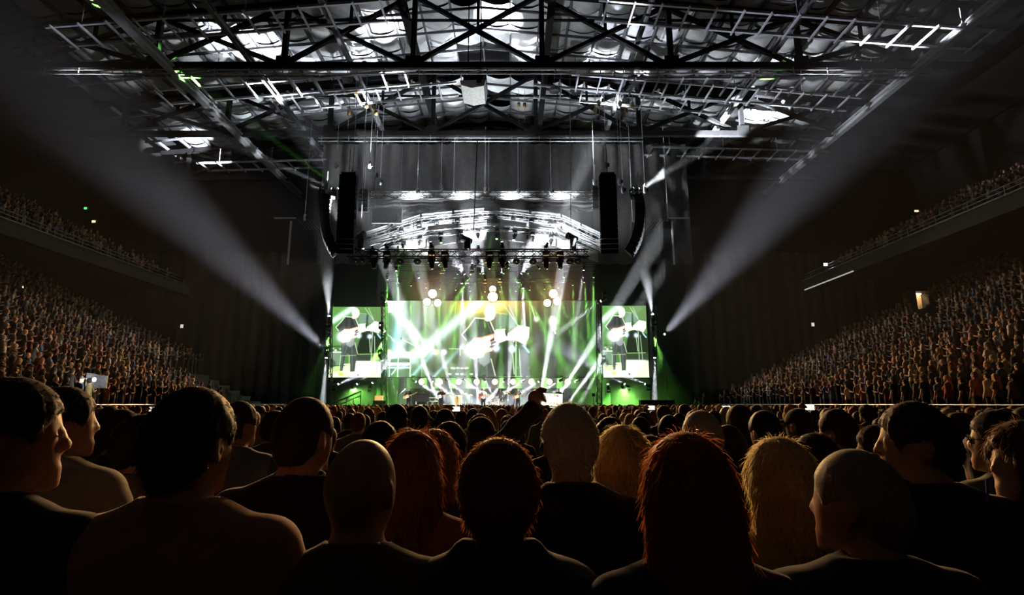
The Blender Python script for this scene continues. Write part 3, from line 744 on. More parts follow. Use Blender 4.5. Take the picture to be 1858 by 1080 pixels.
# four heads on top of the front truss added lamps for the roof, and the strong ones reaching the hall
KR = 260000
def sky_head(px, py, Y, target, power, half, label, s=.85, col=WHITE, lm=None, blend=.5):
    p = at(px, py, Y); q = Vector(target); d = (q-p).normalized()
    h = moving_head(p, q, label, 'lamps on the rig aimed at the roof', s, lm or L_WHITE, up=True)
    spot(h, p + d*.5*s, q, col, power, half, blend, .1)
    return h
sky_head(702, 449, FT, at(420, 40, 42.0), KR*1.8, 8, 'first upright lamp from the left on top of the front truss')
sky_head(783, 447, FT, at(690, 45, 42.0), KR*1.3, 6.5, 'second upright lamp from the left on top of the front truss')
sky_head(911, 447, FT, at(905, 55, 42.0), KR*1.3, 6.5, 'third upright lamp from the left on top of the front truss')
sky_head(991, 447, FT, at(1130, 158, 47.5), KR*.6, 5, 'fourth upright lamp from the left on top of the front truss')
sky_head(868, 449, FT, (RX, 38.0, 27), KR*.02, 48, 'added small upright lamp near the middle of the front truss washing the roof', .6, blend=1.0)  # extra lamp put in to wash the truss undersides and pipe rails
# hall beams from the outer towers
def hall_beam(px, py, Y, tpx, tpy, tY, power, half, label, lm=L_WHITE, col=LILAC, rad=.12, back=0.0):
    p = at(px, py, Y); q = at(tpx, tpy, tY); d = (q-p).normalized(); p = p - d*back
    h = moving_head(p - d*.4, q, label, 'strong lamps beside the side screens aimed over the audience', .9, lm, up=True)
    MB().bar(Vector((p.x, p.y, 0)), Vector((p.x, p.y, p.z-.6)), .12).build('stand', black_metal, h)
    spot(h, p + d*.06, q, col, power, half, 1.0, rad)
hall_beam(*proj((-18.4,54.6,7.0)), 54.6, 235, 292, 33, 430000, 7.4, 'strong lamp on a tall stand beside the left side screen aimed over the left seats', rad=.3)
hall_beam(*proj((15.2,54.6,8.6)), 54.6, 1470, 300, 33, 430000, 7.4, 'strong lamp on a tall stand beside the right side screen aimed over the right seats', rad=.3)
TL, TR = (642, 452), (1062, 452)
def added_roof_head(k, n, dx, target, power, half, label, col=WHITE, lm=None):  # lamps added on the rig to brighten patches of the roof
    px, py = ((594, 345) if n in (0, 2, 3) else TL) if k < 0 else ((1158, 345) if n in (0, 1, 2) else TR)
    sky_head(px + dx, py, 44.3, target, power, half, label, .7, col, lm)
added_roof_head(-1, 0, -6, at(345, 262, 57.5), KR*1.5, 5.0, 'added lamp above the curved left side array aimed at the far left roof')
added_roof_head(-1, 1, 4, at(430, 62, 41.0), KR*2.0, 7.5, 'added lamp at the left end of the front truss aimed at the upper left roof')
added_roof_head(-1, 2, 14, at(22, 82, 36.0), KR*1.3, 3.6, 'added lamp above the curved left side array aimed at the far upper left')
added_roof_head(-1, 3, 24, at(282, 92, 38.0), KR*1.3, 2.6, 'added green lamp above the curved left side array aimed at a roof beam', GREEN, L_GREEN)
added_roof_head(1, 0, 6, at(1385, 182, 52.0), KR*2.6, 8.5, 'added lamp above the curved right side array aimed at the right roof')
added_roof_head(1, 1, -4, at(1700, 20, 34.0), KR*1.7, 5.5, 'added lamp above the curved right side array aimed at the upper right roof')
added_roof_head(1, 2, -14, at(1490, 62, 37.0), KR*.8, 1.5, 'added green lamp above the curved right side array aimed at the right roof', GREEN, L_GREEN)
added_roof_head(1, 3, -24, at(1130, 160, 47.0), KR*.9, 3.5, 'added lamp near the right end of the front truss aimed just right of the roof centre')
added_roof_head(-1, 4, 34, at(660, 175, 46.0), KR*.8, 5.0, 'added lamp near the left end of the front truss aimed at the hoists left of centre')
# dark heads and floodlights hanging from the front truss
for i, x in enumerate((678,702,783,807,888,911,991,1016)):
    p = at(x, 474, FT-.1)
    moving_head(p, p + Vector(((.12,-.1,.1,.22,-.05,.08,-.02,.03)[i], -.15, -1)), f'{ORD[i]} large dark moving head from the left hanging under the front truss', 'large dark moving heads under the front truss', 1.5)
fl = MB(); fl.lathe([(.05,.22),(.1,.18),(.13,.05),(.24,-.12),(.25,-.18),(.22,-.19)], (0,0,0), (0,0,1), 12); flm = fl.mesh('shade', True); flm.materials.append(black_metal)
KF = 14000  # audience light added in these floodlights, standing in for the warm blinders
fll = MB().lathe([(.2,-.175),(.12,-.185),(.02,-.19)], (0,0,0), (0,0,1), 12).mesh('lens', True); fll.materials.append(lens((1,.7,.42), 1.5, 'dim_warm_lens'))
fc = MB(); fc.box((0,0,.34), (.06,.06,.3)); fcm = fc.mesh('clamp'); fcm.materials.append(black_metal)
for i, x in enumerate((647,658,727,758,832,864,937,967,1034,1048)):
    t = empty('floodlight', at(x, 472, FT-.1), label=f'{ORD[i]} small dark bell-shaped floodlight from the left under the front truss', cat='stage lamp', group='small dark floodlights under the front truss')
    t.scale = (1.3,)*3
    t.rotation_euler = (R(-38), 0, 0)
    obj('shade', flm, None, t, True); obj('clamp', fcm, None, t, True); obj('lens', fll, None, t, True)
    if i in (2, 4, 6, 8):
        p = t.location + Vector((0, -.5, -.45)); spot(t, p, (p.x*1.5 + (i-5)*1.5, 6, 1.0), WARM, KF, 38, .6, .2, 'lamp_light')
    if i in (0, 9):
        p = t.location + Vector((0, -.5, -.45)); spot(t, p, ((-27 if i == 0 else 24), 31, 3.5), (1, .84, .66), KF*.24, 26, .6, .2, 'lamp_light')
# followspot seats standing on the front truss
for px, py, lb in ((655,430,'left'),(848,437,'middle'),(1040,433,'right')):
    b = at(px, 455, FT); p = at(px, py, FT)
    t = empty('followspot', b, label=f'dark followspot on a post at the {lb} of the front truss', cat='stage lamp', group='followspots on the front truss')
    MB().box(b+Vector((0,0,.5)), (.5,.4,1.1)).build('post', black_metal, t)
    MB().lathe([(.12,-.55),(.24,-.5),(.26,.2),(.3,.5),(.26,.52)], p+Vector((-.1,0,.1)), (.8 if lb=='left' else -.75,-.5,.15), 12).build('barrel', black_metal, t, True)
    MB().bar(b+Vector((0,0,1.0)), p, .12).build('yoke', black_metal, t)
# heads on the arch trusses
n = 0
for (Y, pp, nm), xs in zip(ARCH, (((732,432),(762,427),(800,421),(836,417),(867,414),(902,414),(934,416),(966,420),(1000,425)), ((728,413),(760,402),(792,398),(830,394),(864,391),(898,391),(931,393),(964,396),(998,400)))):
    for i, (x, y) in enumerate(xs):
        p = at(x, y+12, Y-.3); q = p + Vector((random.uniform(-.25,.25), -.2, -1))
        h = moving_head(p, q, f'{ORD[i]} moving head from the left on the {nm} arch truss', f'moving heads on the {nm} arch truss', 1.0, L_GREEN if i in (0,1,2,5,6) else L_OFF)
        if i in (0, 1, 2, 5): spot(h, p + (q-p).normalized()*.55, q, GREEN, KG*.15, 3.2, .4, .06)
# unseen lamps added behind the swag to brighten the white cloth strip
for i, x in enumerate((750, 840, 930, 1020)):
    p = Vector((at(x, 366, 51.15).x, 51.15, at(x, 367, 51.15).z))
    t = empty('floodlight', p, label=f'{ORD[i]} added small floodlight from the left hidden behind the swag curtain', cat='stage lamp', group='added floodlights behind the swag')
    t.rotation_euler = (R(165), 0, 0)
    obj('shade', flm, None, t, True); obj('clamp', fcm, None, t, True); obj('lens', fll, None, t, True)
    spot(t, p+Vector((0,.1,.25)), at(x, 352, 51.9), WHITE, 1500, 75, .8, .2, 'lamp_light')
# chain hoists with their hanging cables
hoists = [(610,262,300,47),(640,250,315,43),(671,245,300,45),(681,285,318,46),(690,297,330,46),(757,320,347,51),(800,300,340,51),(823,318,347,51),(886,315,347,51),(880,270,345,50),(940,320,347,51),(1000,330,347,51),
          (1078,255,330,47),(1100,255,300,43),(1124,262,330,43.5),(1130,262,345,44),(1148,265,410,45),(1170,300,345,44),(1212,330,400,50),(553,310,395,48)]
for i, (x, y0, y1, Y) in enumerate(sorted(hoists)):
    a, b = at(x, y0, Y), at(x, y1, Y)
    t = empty('chain_hoist', b, label=f'{ORD[i]} chain hoist from the left hanging above the stage rig', cat='hoist', group='chain hoists above the stage')
    MB().tube([Vector((b.x, b.y, 28.5)), b], .025, 5).build('chain', steel_pale, t)
    MB().lathe([(.05,-.3),(.13,-.25),(.15,.1),(.1,.3),(.04,.34)], b, (0,0,1), 8).build('motor', steel_grey if i % 3 else steel_pale, t, True)
    MB().box(b+Vector((.16,0,.02)), (.2,.2,.24)).build('chain_bag', black_metal, t)
# house motors in the roof with yellow bodies
ym = mat('amber_motor_paint', (.5,.32,.12), .4)
for i, (x, y) in enumerate(((633,205),(646,168),(665,192),(677,195),(682,205),(941,190),(952,191),(1080,200),(1087,188),(1125,188),(1136,200),(1148,190))):
    p = at(x, y, 45.0)
    t = empty('roof_motor', p, label=f'{ORD[i]} small amber rigging motor from the left in the roof', cat='motor', group='amber rigging motors in the roof')
    MB().lathe([(.05,-.25),(.15,-.2),(.17,.15),(.06,.25)], p, (0,0,1), 8).build('body', ym, t, True)
    MB().bar(p, p+Vector((0,0,1.5)), .04).build('hook', steel_pale, t)
    MB().bar(p, p+Vector((0,0,-1.6)), .03).build('chain', steel_pale, t)

# ---------------------------------------------------------------- line arrays
def line_array(name, top, n, bw, bh, bd, angs, label, m, yaw=0.0):
    t = empty(name, top, label=label, cat='speaker', group='hanging line array speakers')
    t.rotation_euler = (0, 0, yaw)
    b = MB()
    b.prism([(-bw/2,-bd/2,-bh*.46),(bw/2,-bd/2,-bh*.46),(bw/2,bd/2,-bh*.32),(-bw/2,bd/2,-bh*.32)], (0,0,bh*.78))
    cm = b.mesh('cabinet'); cm.materials.append(m)
    g = MB(); g.box((0,-bd/2-.015,-.02), (bw*.94,.03,bh*.8)); gm = g.mesh('grille'); gm.materials.append(spk_black)
    h = MB()
    for s in (-1, 1): h.box((s*bw*.36, bd/2+.03, 0), (.05,.06,bh*.5)); h.box((s*bw*.36, bd/2+.05, bh*.2), (.28,.04,.05))
    hm = h.mesh('rigging_plate'); hm.materials.append(steel_pale)
    pos = Vector((0,0,0)); q = 0.0
    for i in range(n):
        q += angs(i)
        o = obj('cabinet', cm, None, t, True); o.location = pos; o.rotation_euler = (q, 0, 0)
        k = obj('grille', gm, None, o, True); k = obj('rigging_plate', hm, None, o, True)
        pos = pos + Matrix.Rotation(q, 3, 'X') @ Vector((0, 0, -bh))
    f = obj('fly_frame', MB().box((0,.2,bh*.75), (bw*.8, bd*1.4, .12)).mesh('fly_frame'), steel_dark, t, True)
    obj('lifting_bar', MB().bar((0,0,bh*.75), (0,0,bh*.75+2.2), .06).mesh('lifting_bar'), steel_pale, t, True)
    return t
ja = lambda n0, a: (lambda i: 0.006 if i < n0 else a)
line_array('line_array', at(633, 323, 43), 16, 1.38, .415, .75, ja(9, .022), 'main black line array hanging left of the stage', spk_black, R(4))
line_array('line_array', at(1102, 323, 43), 16, 1.38, .415, .75, ja(9, .022), 'main black line array hanging right of the stage', spk_black, R(-4))
line_array('line_array', at(592, 362, 43.5), 14, 1.15, .36, .72, lambda i: -.10 if i == 0 else .048 if i < 9 else .085, 'curved side line array left of the main left array', spk_side, R(-72))
line_array('line_array', at(1160, 362, 43.5), 14, 1.15, .36, .72, lambda i: -.10 if i == 0 else .048 if i < 9 else .085, 'curved side line array right of the main right array', spk_side, R(72))
line_array('line_array', at(661, 350, 46.5), 6, .8, .33, .6, ja(3, .02), 'short line array just right of the main left array', spk_black, R(5))
line_array('line_array', at(1080, 345, 46.5), 6, .5, .33, .6, ja(3, .02), 'short narrow line array just left of the main right array', spk_black, R(-5))
# dark monitor box and side masking frames
a, b = at(676, 379, 47), at(729, 405, 47)
t = empty('hanging_screen', ((a.x+b.x)/2, 47, b.z), label='dark blank hanging screen under the left end of the swag', cat='screen')
MB().box(((a.x+b.x)/2, 47, (a.z+b.z)/2), (b.x-a.x, .2, a.z-b.z)).build('panel', mat('dark_grey_screen_cloth', (.05,.05,.052), .7), t)
MB().bar((a.x, 46.95, b.z), (b.x, 46.95, b.z), .09).build('bottom_batten', steel_pale, t)
for x in (a.x+.2, b.x-.2): MB().bar((x, 47, a.z), (x, 47, a.z+6), .04).build('hanger', steel_grey, t)
for px0, px1, nm in ((529,566,'left'), (1197,1224,'right')):
    a, b = at(px0, 402, 49), at(px1, 500, 49)
    sgn = 1 if nm == 'left' else -1
    t = empty('masking_frame', ((a.x+b.x)/2, 49, b.z), label=f'black hanging masking panel with pale edge pole {nm} of the speakers', cat='panel')
    MB().prism([(a.x,49,a.z),(b.x,49,a.z),(b.x,49,b.z-.3*sgn),(a.x,49,b.z+.8*sgn)], (0,.1,0)).build('panel', black_metal, t)
    x = a.x if sgn > 0 else b.x
    MB().bar((x, 48.9, a.z), (x, 48.9, b.z+1.0), .14).build('pole', white_paint, t)
    MB().bar((x-sgn*1.6, 48.9, a.z+.3), (x+sgn*.4, 48.9, a.z+.3), .12).build('arm', white_paint, t)
    for k in range(5): MB().bar((x+sgn*(.6+.3*k), 48.8, a.z+.2), (x+sgn*(1.6+.3*k), 48.8, a.z-.9), .05).build('stay', steel_grey, t)

# ---------------------------------------------------------------- haze
def haze(name, lo, hi, dens, label, g=0.15):
    m = bpy.data.materials.new(name + '_volume'); m.use_nodes = True
    nt = m.node_tree; nt.nodes.remove(nt.nodes['Principled BSDF'])
    v = nt.nodes.new('ShaderNodeVolumeScatter'); v.inputs['Density'].default_value = dens; v.inputs['Anisotropy'].default_value = g
    nt.links.new(v.outputs[0], nt.nodes['Material Output'].inputs['Volume'])
    lo, hi = Vector(lo), Vector(hi)
    o = MB().box((lo+hi)/2, hi-lo).build(name, m, label=label, cat='haze', kind='stuff')
    o.visible_shadow = True
    return o
haze('stage_haze', (sx0-.8, 45.3, 0.02), (sx1+.8, 55.0, 19.5), .017, 'dense theatrical haze filling the stage between the towers')
haze('stage_haze', (sx0-.8, 45.3, 19.55), (sx1+.8, 55.0, 25.8), .006, 'light haze above the rig in front of the tall drape')
for nm, x0, x1 in (('left', -50, -14.5), ('right', 11.0, 47)):
    haze('hall_haze', (x0, 9.0, 2.6), (x1, 45.2, 17), .0014, f'thin haze drifting over the {nm} side of the hall')
    haze('hall_haze', (x0, 9.0, 17.02), (x1, 45.2, 21), .0009, f'thinner haze layer above the {nm} side of the hall')
    haze('hall_haze', (x0, 9.0, 21.02), (x1, 45.2, 26), .0005, f'faintest haze layer below the {nm} side of the roof')
haze('hall_haze', (-44, 45.22, 2.6), (sx0-.9, 55.2, 17), .0014, 'thin haze over the left wing beside the stage')
haze('hall_haze', (sx1+.9, 45.22, 2.6), (42, 55.2, 17), .0014, 'thin haze over the right wing beside the stage')
# ================================================================== people
def axis_pts(lo, hi, fine, coarse, spans):
    """grid coordinates, fine inside the spans and coarse elsewhere"""
    out = [lo]
    while out[-1] < hi:
        x = out[-1]; f = any(a <= x <= b for a, b in spans)
        out.append(x + (fine if f else coarse))
    return np.array(out, np.float32)

class Field:
    def __init__(s, xs, ys, zs):
        s.xs, s.ys, s.zs = xs, ys, zs
        s.D = np.full((len(xs), len(ys), len(zs)), .5, np.float32)
    def sub(s, lo, hi):
        i = [max(0, int(np.searchsorted(a, l))-1) for a, l in zip((s.xs, s.ys, s.zs), lo)]
        j = [min(len(a), int(np.searchsorted(a, h))+1) for a, h in zip((s.xs, s.ys, s.zs), hi)]
        sl = tuple(slice(a, b) for a, b in zip(i, j))
        return sl, s.xs[sl[0]][:, None, None], s.ys[sl[1]][None, :, None], s.zs[sl[2]][None, None, :]
    def _mix(s, sl, d, k, op):
        o = s.D[sl]
        if op == 'u':
            if k <= 0: s.D[sl] = np.minimum(o, d); return
            h = np.clip(k-np.abs(o-d), 0, None)/k; s.D[sl] = np.minimum(o, d) - h*h*k*.25
        else:                                       # subtract
            d = -d
            if k <= 0: s.D[sl] = np.maximum(o, d); return
            h = np.clip(k-np.abs(o-d), 0, None)/k; s.D[sl] = np.maximum(o, d) + h*h*k*.25
    def ell(s, c, r, k=.03, op='u', rot=None):
        m = max(r)+.10; sl, X, Y, Z = s.sub([v-m for v in c], [v+m for v in c])
        X, Y, Z = X-c[0], Y-c[1], Z-c[2]
        if rot is not None:
            q = np.array(rot.transposed()); X, Y, Z = (q[0,0]*X+q[0,1]*Y+q[0,2]*Z, q[1,0]*X+q[1,1]*Y+q[1,2]*Z, q[2,0]*X+q[2,1]*Y+q[2,2]*Z)
        k0 = np.sqrt((X/r[0])**2+(Y/r[1])**2+(Z/r[2])**2); k1 = np.sqrt((X/r[0]**2)**2+(Y/r[1]**2)**2+(Z/r[2]**2)**2)+1e-6
        s._mix(sl, k0*(k0-1)/k1, k, op)
    def cap(s, a, b, ra, rb, k=.03, op='u', flat=1.0):
        a, b = np.array(a, float), np.array(b, float); m = max(ra, rb)+.08
        sl, X, Y, Z = s.sub(np.minimum(a, b)-m, np.maximum(a, b)+m)
        d = b-a; L = float(d@d)+1e-9
        t = np.clip(((X-a[0])*d[0]+(Y-a[1])*d[1]+(Z-a[2])*d[2])/L, 0, 1)
        dd = np.sqrt((X-a[0]-t*d[0])**2+((Y-a[1]-t*d[1])/flat)**2+(Z-a[2]-t*d[2])**2) - (ra+(rb-ra)*t)
        s._mix(sl, dd, k, op)
    def mesh(s, name, m, disp=None):
        D = s.D; D[0], D[-1] = .5, .5; D[:,0], D[:,-1] = .5, .5; D[:,:,0], D[:,:,-1] = .5, .5
        ins = D < 0
        nx, ny, nz = D.shape
        C = np.zeros((nx-1, ny-1, nz-1), np.int8)
        for a in (0,1):
            for b in (0,1):
                for c in (0,1): C += ins[a:nx-1+a, b:ny-1+b, c:nz-1+c]
        act = np.argwhere((C > 0) & (C < 8))
        idx = np.full(C.shape, -1, np.int64); idx[tuple(act.T)] = np.arange(len(act))
        P = np.zeros((len(act), 3)); N = np.zeros(len(act))
        I, J, K = act.T
        corner = {}
        for a in (0,1):
            for b in (0,1):
                for c in (0,1):
                    corner[(a,b,c)] = D[I+a, J+b, K+c]
        G = (s.xs, s.ys, s.zs)
        for ax in range(3):
            for u in (0,1):
                for v in (0,1):
                    o0 = [0,0,0]; o0[(ax+1)%3] = u; o0[(ax+2)%3] = v; o1 = list(o0); o1[ax] = 1
                    d0, d1 = corner[tuple(o0)], corner[tuple(o1)]
                    e = (d0 < 0) != (d1 < 0); t = d0[e]/(d0[e]-d1[e])
                    for dim in range(3):
                        b0 = G[dim][act[e, dim]+o0[dim]]; b1 = G[dim][act[e, dim]+o1[dim]]
                        P[e, dim] += b0+(b1-b0)*t
                    N[e] += 1
        P /= N[:, None]
        quads = []
        for ax in range(3):
            b, c = (ax+1) % 3, (ax+2) % 3
            sl0 = [slice(None)]*3; sl1 = [slice(None)]*3; sl0[ax] = slice(0,-1); sl1[ax] = slice(1,None)
            e = ins[tuple(sl0)] != ins[tuple(sl1)]
            E = np.argwhere(e)
            ok = (E[:, b] > 0) & (E[:, c] > 0); E = E[ok]
            fl = ins[tuple(E.T)]
            q = []
            for db, dc in ((0,0),(-1,0),(-1,-1),(0,-1)):
                F_ = E.copy(); F_[:, b] += db; F_[:, c] += dc; q.append(idx[tuple(F_.T)])
            q = np.stack(q, 1); q[~fl] = q[~fl][:, ::-1]
            quads.append(q)
        Q = np.concatenate(quads); Q = Q[(Q >= 0).all(1)]
        if disp is not None: P = disp(P)
        return raw_mesh(name, P, Q, m)
def raw_mesh(name, P, Q, m):
    me = bpy.data.meshes.new(name)
    me.vertices.add(len(P)); me.vertices.foreach_set('co', np.ascontiguousarray(P, np.float32).reshape(-1))
    me.loops.add(Q.size); me.loops.foreach_set('vertex_index', Q.reshape(-1).astype(np.int32))
    me.polygons.add(len(Q)); me.polygons.foreach_set('loop_start', np.arange(0, Q.size, Q.shape[1], dtype=np.int32))
    me.polygons.foreach_set('loop_total', np.full(len(Q), Q.shape[1], np.int32))
    me.polygons.foreach_set('use_smooth', np.ones(len(Q), bool))
    me.update(); me.validate()
    if m is not None: me.materials.append(m)
    return me

def rz(a): return Matrix.Rotation(a, 3, 'Z')
def head_xf(p):
    """head frame: pivot at the neck, turned and nodded"""
    M = rz(R(p.get('turn', 0))) @ Matrix.Rotation(R(p.get('nod', 0)), 3, 'X')
    piv = Vector((0, -.005, 1.50))
    return lambda v: tuple(M @ (Vector(v)-piv) + piv), M

def arm_joints(p, s):
    w = p.get('w', 1.0); sh = .178*w
    arms = p.get('arms', {})
    side = 'r' if s > 0 else 'l'
    if side in arms: e, h = arms[side]
    else: e, h = (s*(.245*w+.01), -.03, 1.13), (s*(.245*w-.01), .07, .88)
    return (s*sh, -.01, 1.388), e, h

def body_field(p, fine, only=None):
    fem = p.get('fem', False); w = p.get('w', 1.0); bel = p.get('belly', 0.0)
    zs = axis_pts(-.03, 2.35 if p.get('arms') else 1.82, fine, max(fine*2, .032), [(1.2, 2.4 if p.get('arms') else 1.82)])
    xr = .42*w if not p.get('arms') else .62
    xs = axis_pts(-xr, xr, fine, max(fine*1.6, .014), [(-.30*w, .30*w)] if not p.get('arms') else [(-.6, .6)])
    ys = axis_pts(-.24-bel, (.30+bel) if not p.get('arms') else .62, fine, fine*1.3, [(-.2, .2)])
    return Field(xs, ys, zs)

def add_torso(f, p, g=0.0, arms=True, legs=True):
    fem = p.get('fem', False); w = p.get('w', 1.0); bel = p.get('belly', 0.0)
    f.ell((0, -.005, 1.27), (.158*w+g, .108+g+.2*bel, .21+g), .05)
    f.ell((0, 0.005+bel*.4, 1.06), ((.128 if fem else .142)*w+g+bel*.5, .098+g+bel*.6, .19+g), .06)
    f.ell((0, 0, .92), (.165*w+g+bel*.3, .118+g+bel*.3, .13+g), .06)
    if fem:
        for s in (-1, 1): f.ell((s*.075, .095, 1.26), (.062+g, .06+g, .062+g), .03)
    for s in (-1, 1):                                           # shoulder girdle
        f.cap((s*.025, -.02, 1.47), (s*.165*w, -.015, 1.395), .044+g*.7, .052+g*.8, .05)
        f.ell((s*.10*w, -.06, 1.33), (.085*w+g, .05+g, .11+g), .05)
        a, e, h = arm_joints(p, s)
        if arms: f.cap(a, e, (.058 if not fem else .048)+g, (.043 if not fem else .036)+g, .03)

def add_hand(f, e, h, s, pose=None):
    e, h = Vector(e), Vector(h); d = (h-e).normalized()
    sd = d.cross(Vector((0, 1, 0))); sd = sd.normalized() if sd.length > .2 else Vector((1,0,0))
    pal = h + d*.05
    if pose == 'phone':                                         # palm beside the phone, fingers over the top edge, thumb under
        f.cap(h, h+Vector((.006,.008,.058)), .033, .042, .02)
        k = h+Vector((.008,.02,.09))
        for i in range(4):
            b = k + Vector((.0, .016-.018*i, .0-.010*i)); m_ = b + Vector((.030+.002*i, .002, .016-.006*i)); t_ = m_ + Vector((.030-.004*i, 0, -.003-.005*i))
            f.cap(b, m_, .0145, .013, .012); f.cap(m_, t_, .013, .0105, .008)
        f.cap(h+Vector((.012,-.01,.02)), h+Vector((.05,-.024,.004)), .014, .011, .01); f.cap(h+Vector((.05,-.024,.004)), h+Vector((.078,-.02,.012)), .011, .009, .006)
        return
    f.cap(h, pal, .026, .032, .02)
    for i in range(4):
        b = pal + d*.03 + sd*((i-1.5)*.018); L = (.062,.075,.07,.055)[i]
        m_ = b+d*L*.55; f.cap(b, m_, .0095, .009, .008); f.cap(m_, m_+d*L*.5+Vector((0,.016,0)), .009, .0075, .005)
    tb = h+d*.025+sd*(-.028); tm = tb+d*.03+sd*(-.02)+Vector((0,.012,0)); f.cap(tb, tm, .012, .011, .01); f.cap(tm, tm+d*.03, .011, .009, .006)

def add_strands(me, p, st, H):
    """loose strands: thin ribbons growing from the hair surface, second material slot"""
    n = {'buzz': 2600, 'short': 3200, 'full': 3600, 'long': 4600, 'bob': 4200, 'curly': 4200, 'cap': 400}[st]
    L = {'buzz': .007, 'short': .012, 'full': .017, 'long': .034, 'bob': .03, 'curly': .03, 'cap': .01}[st]
    rs = np.random.RandomState(p.get('seed', 1)+77)
    nv = len(me.vertices); co = np.zeros(nv*3, np.float32); me.vertices.foreach_get('co', co); co = co.reshape(-1, 3)
    no = np.zeros(nv*3, np.float32); me.vertices.foreach_get('normal', no); no = no.reshape(-1, 3)
    nl = len(me.loops); li = np.zeros(nl, np.int32); me.loops.foreach_get('vertex_index', li); Q = li.reshape(-1, 4)
    pick = rs.choice(nv, n); c = co[pick]; m = no[pick]
    down = np.array((0, 0, -1.0)); tang = down - m*(m@down)[:, None]
    if st in ('buzz', 'short', 'full'): tang = tang*.5 + np.array((0, -.25, 0))
    d = m*rs.uniform(.10, .40, (n, 1)) + tang*rs.uniform(.5, 1.1, (n, 1)) + rs.uniform(-.25, .25, (n, 3))
    d /= np.linalg.norm(d, axis=1)[:, None]+1e-6
    side = np.cross(d, rs.normal(size=(n, 3))); side /= np.linalg.norm(side, axis=1)[:, None]+1e-6
    ln = L*rs.uniform(.5, 1.3, (n, 1)); w = .0007 if st != 'buzz' else .0005
    a = c - m*.003; b = a + d*ln*.5; e_ = a + d*ln*.95 + down*ln*.25
    V = np.concatenate([co, a-side*w, a+side*w, b-side*w, b+side*w, e_-side*w*.5, e_+side*w*.5])
    k = nv + np.arange(n)
    Q2 = np.concatenate([np.stack([k, k+n, k+3*n, k+2*n], 1), np.stack([k+2*n, k+3*n, k+5*n, k+4*n], 1)])
    new = raw_mesh('hair', V, np.concatenate([Q, Q2]), None)
    mi = np.zeros(len(Q)+len(Q2), np.int32); mi[len(Q):] = 1
    new.polygons.foreach_set('material_index', mi); bpy.data.meshes.remove(me)
    new['strands'] = True
    return new

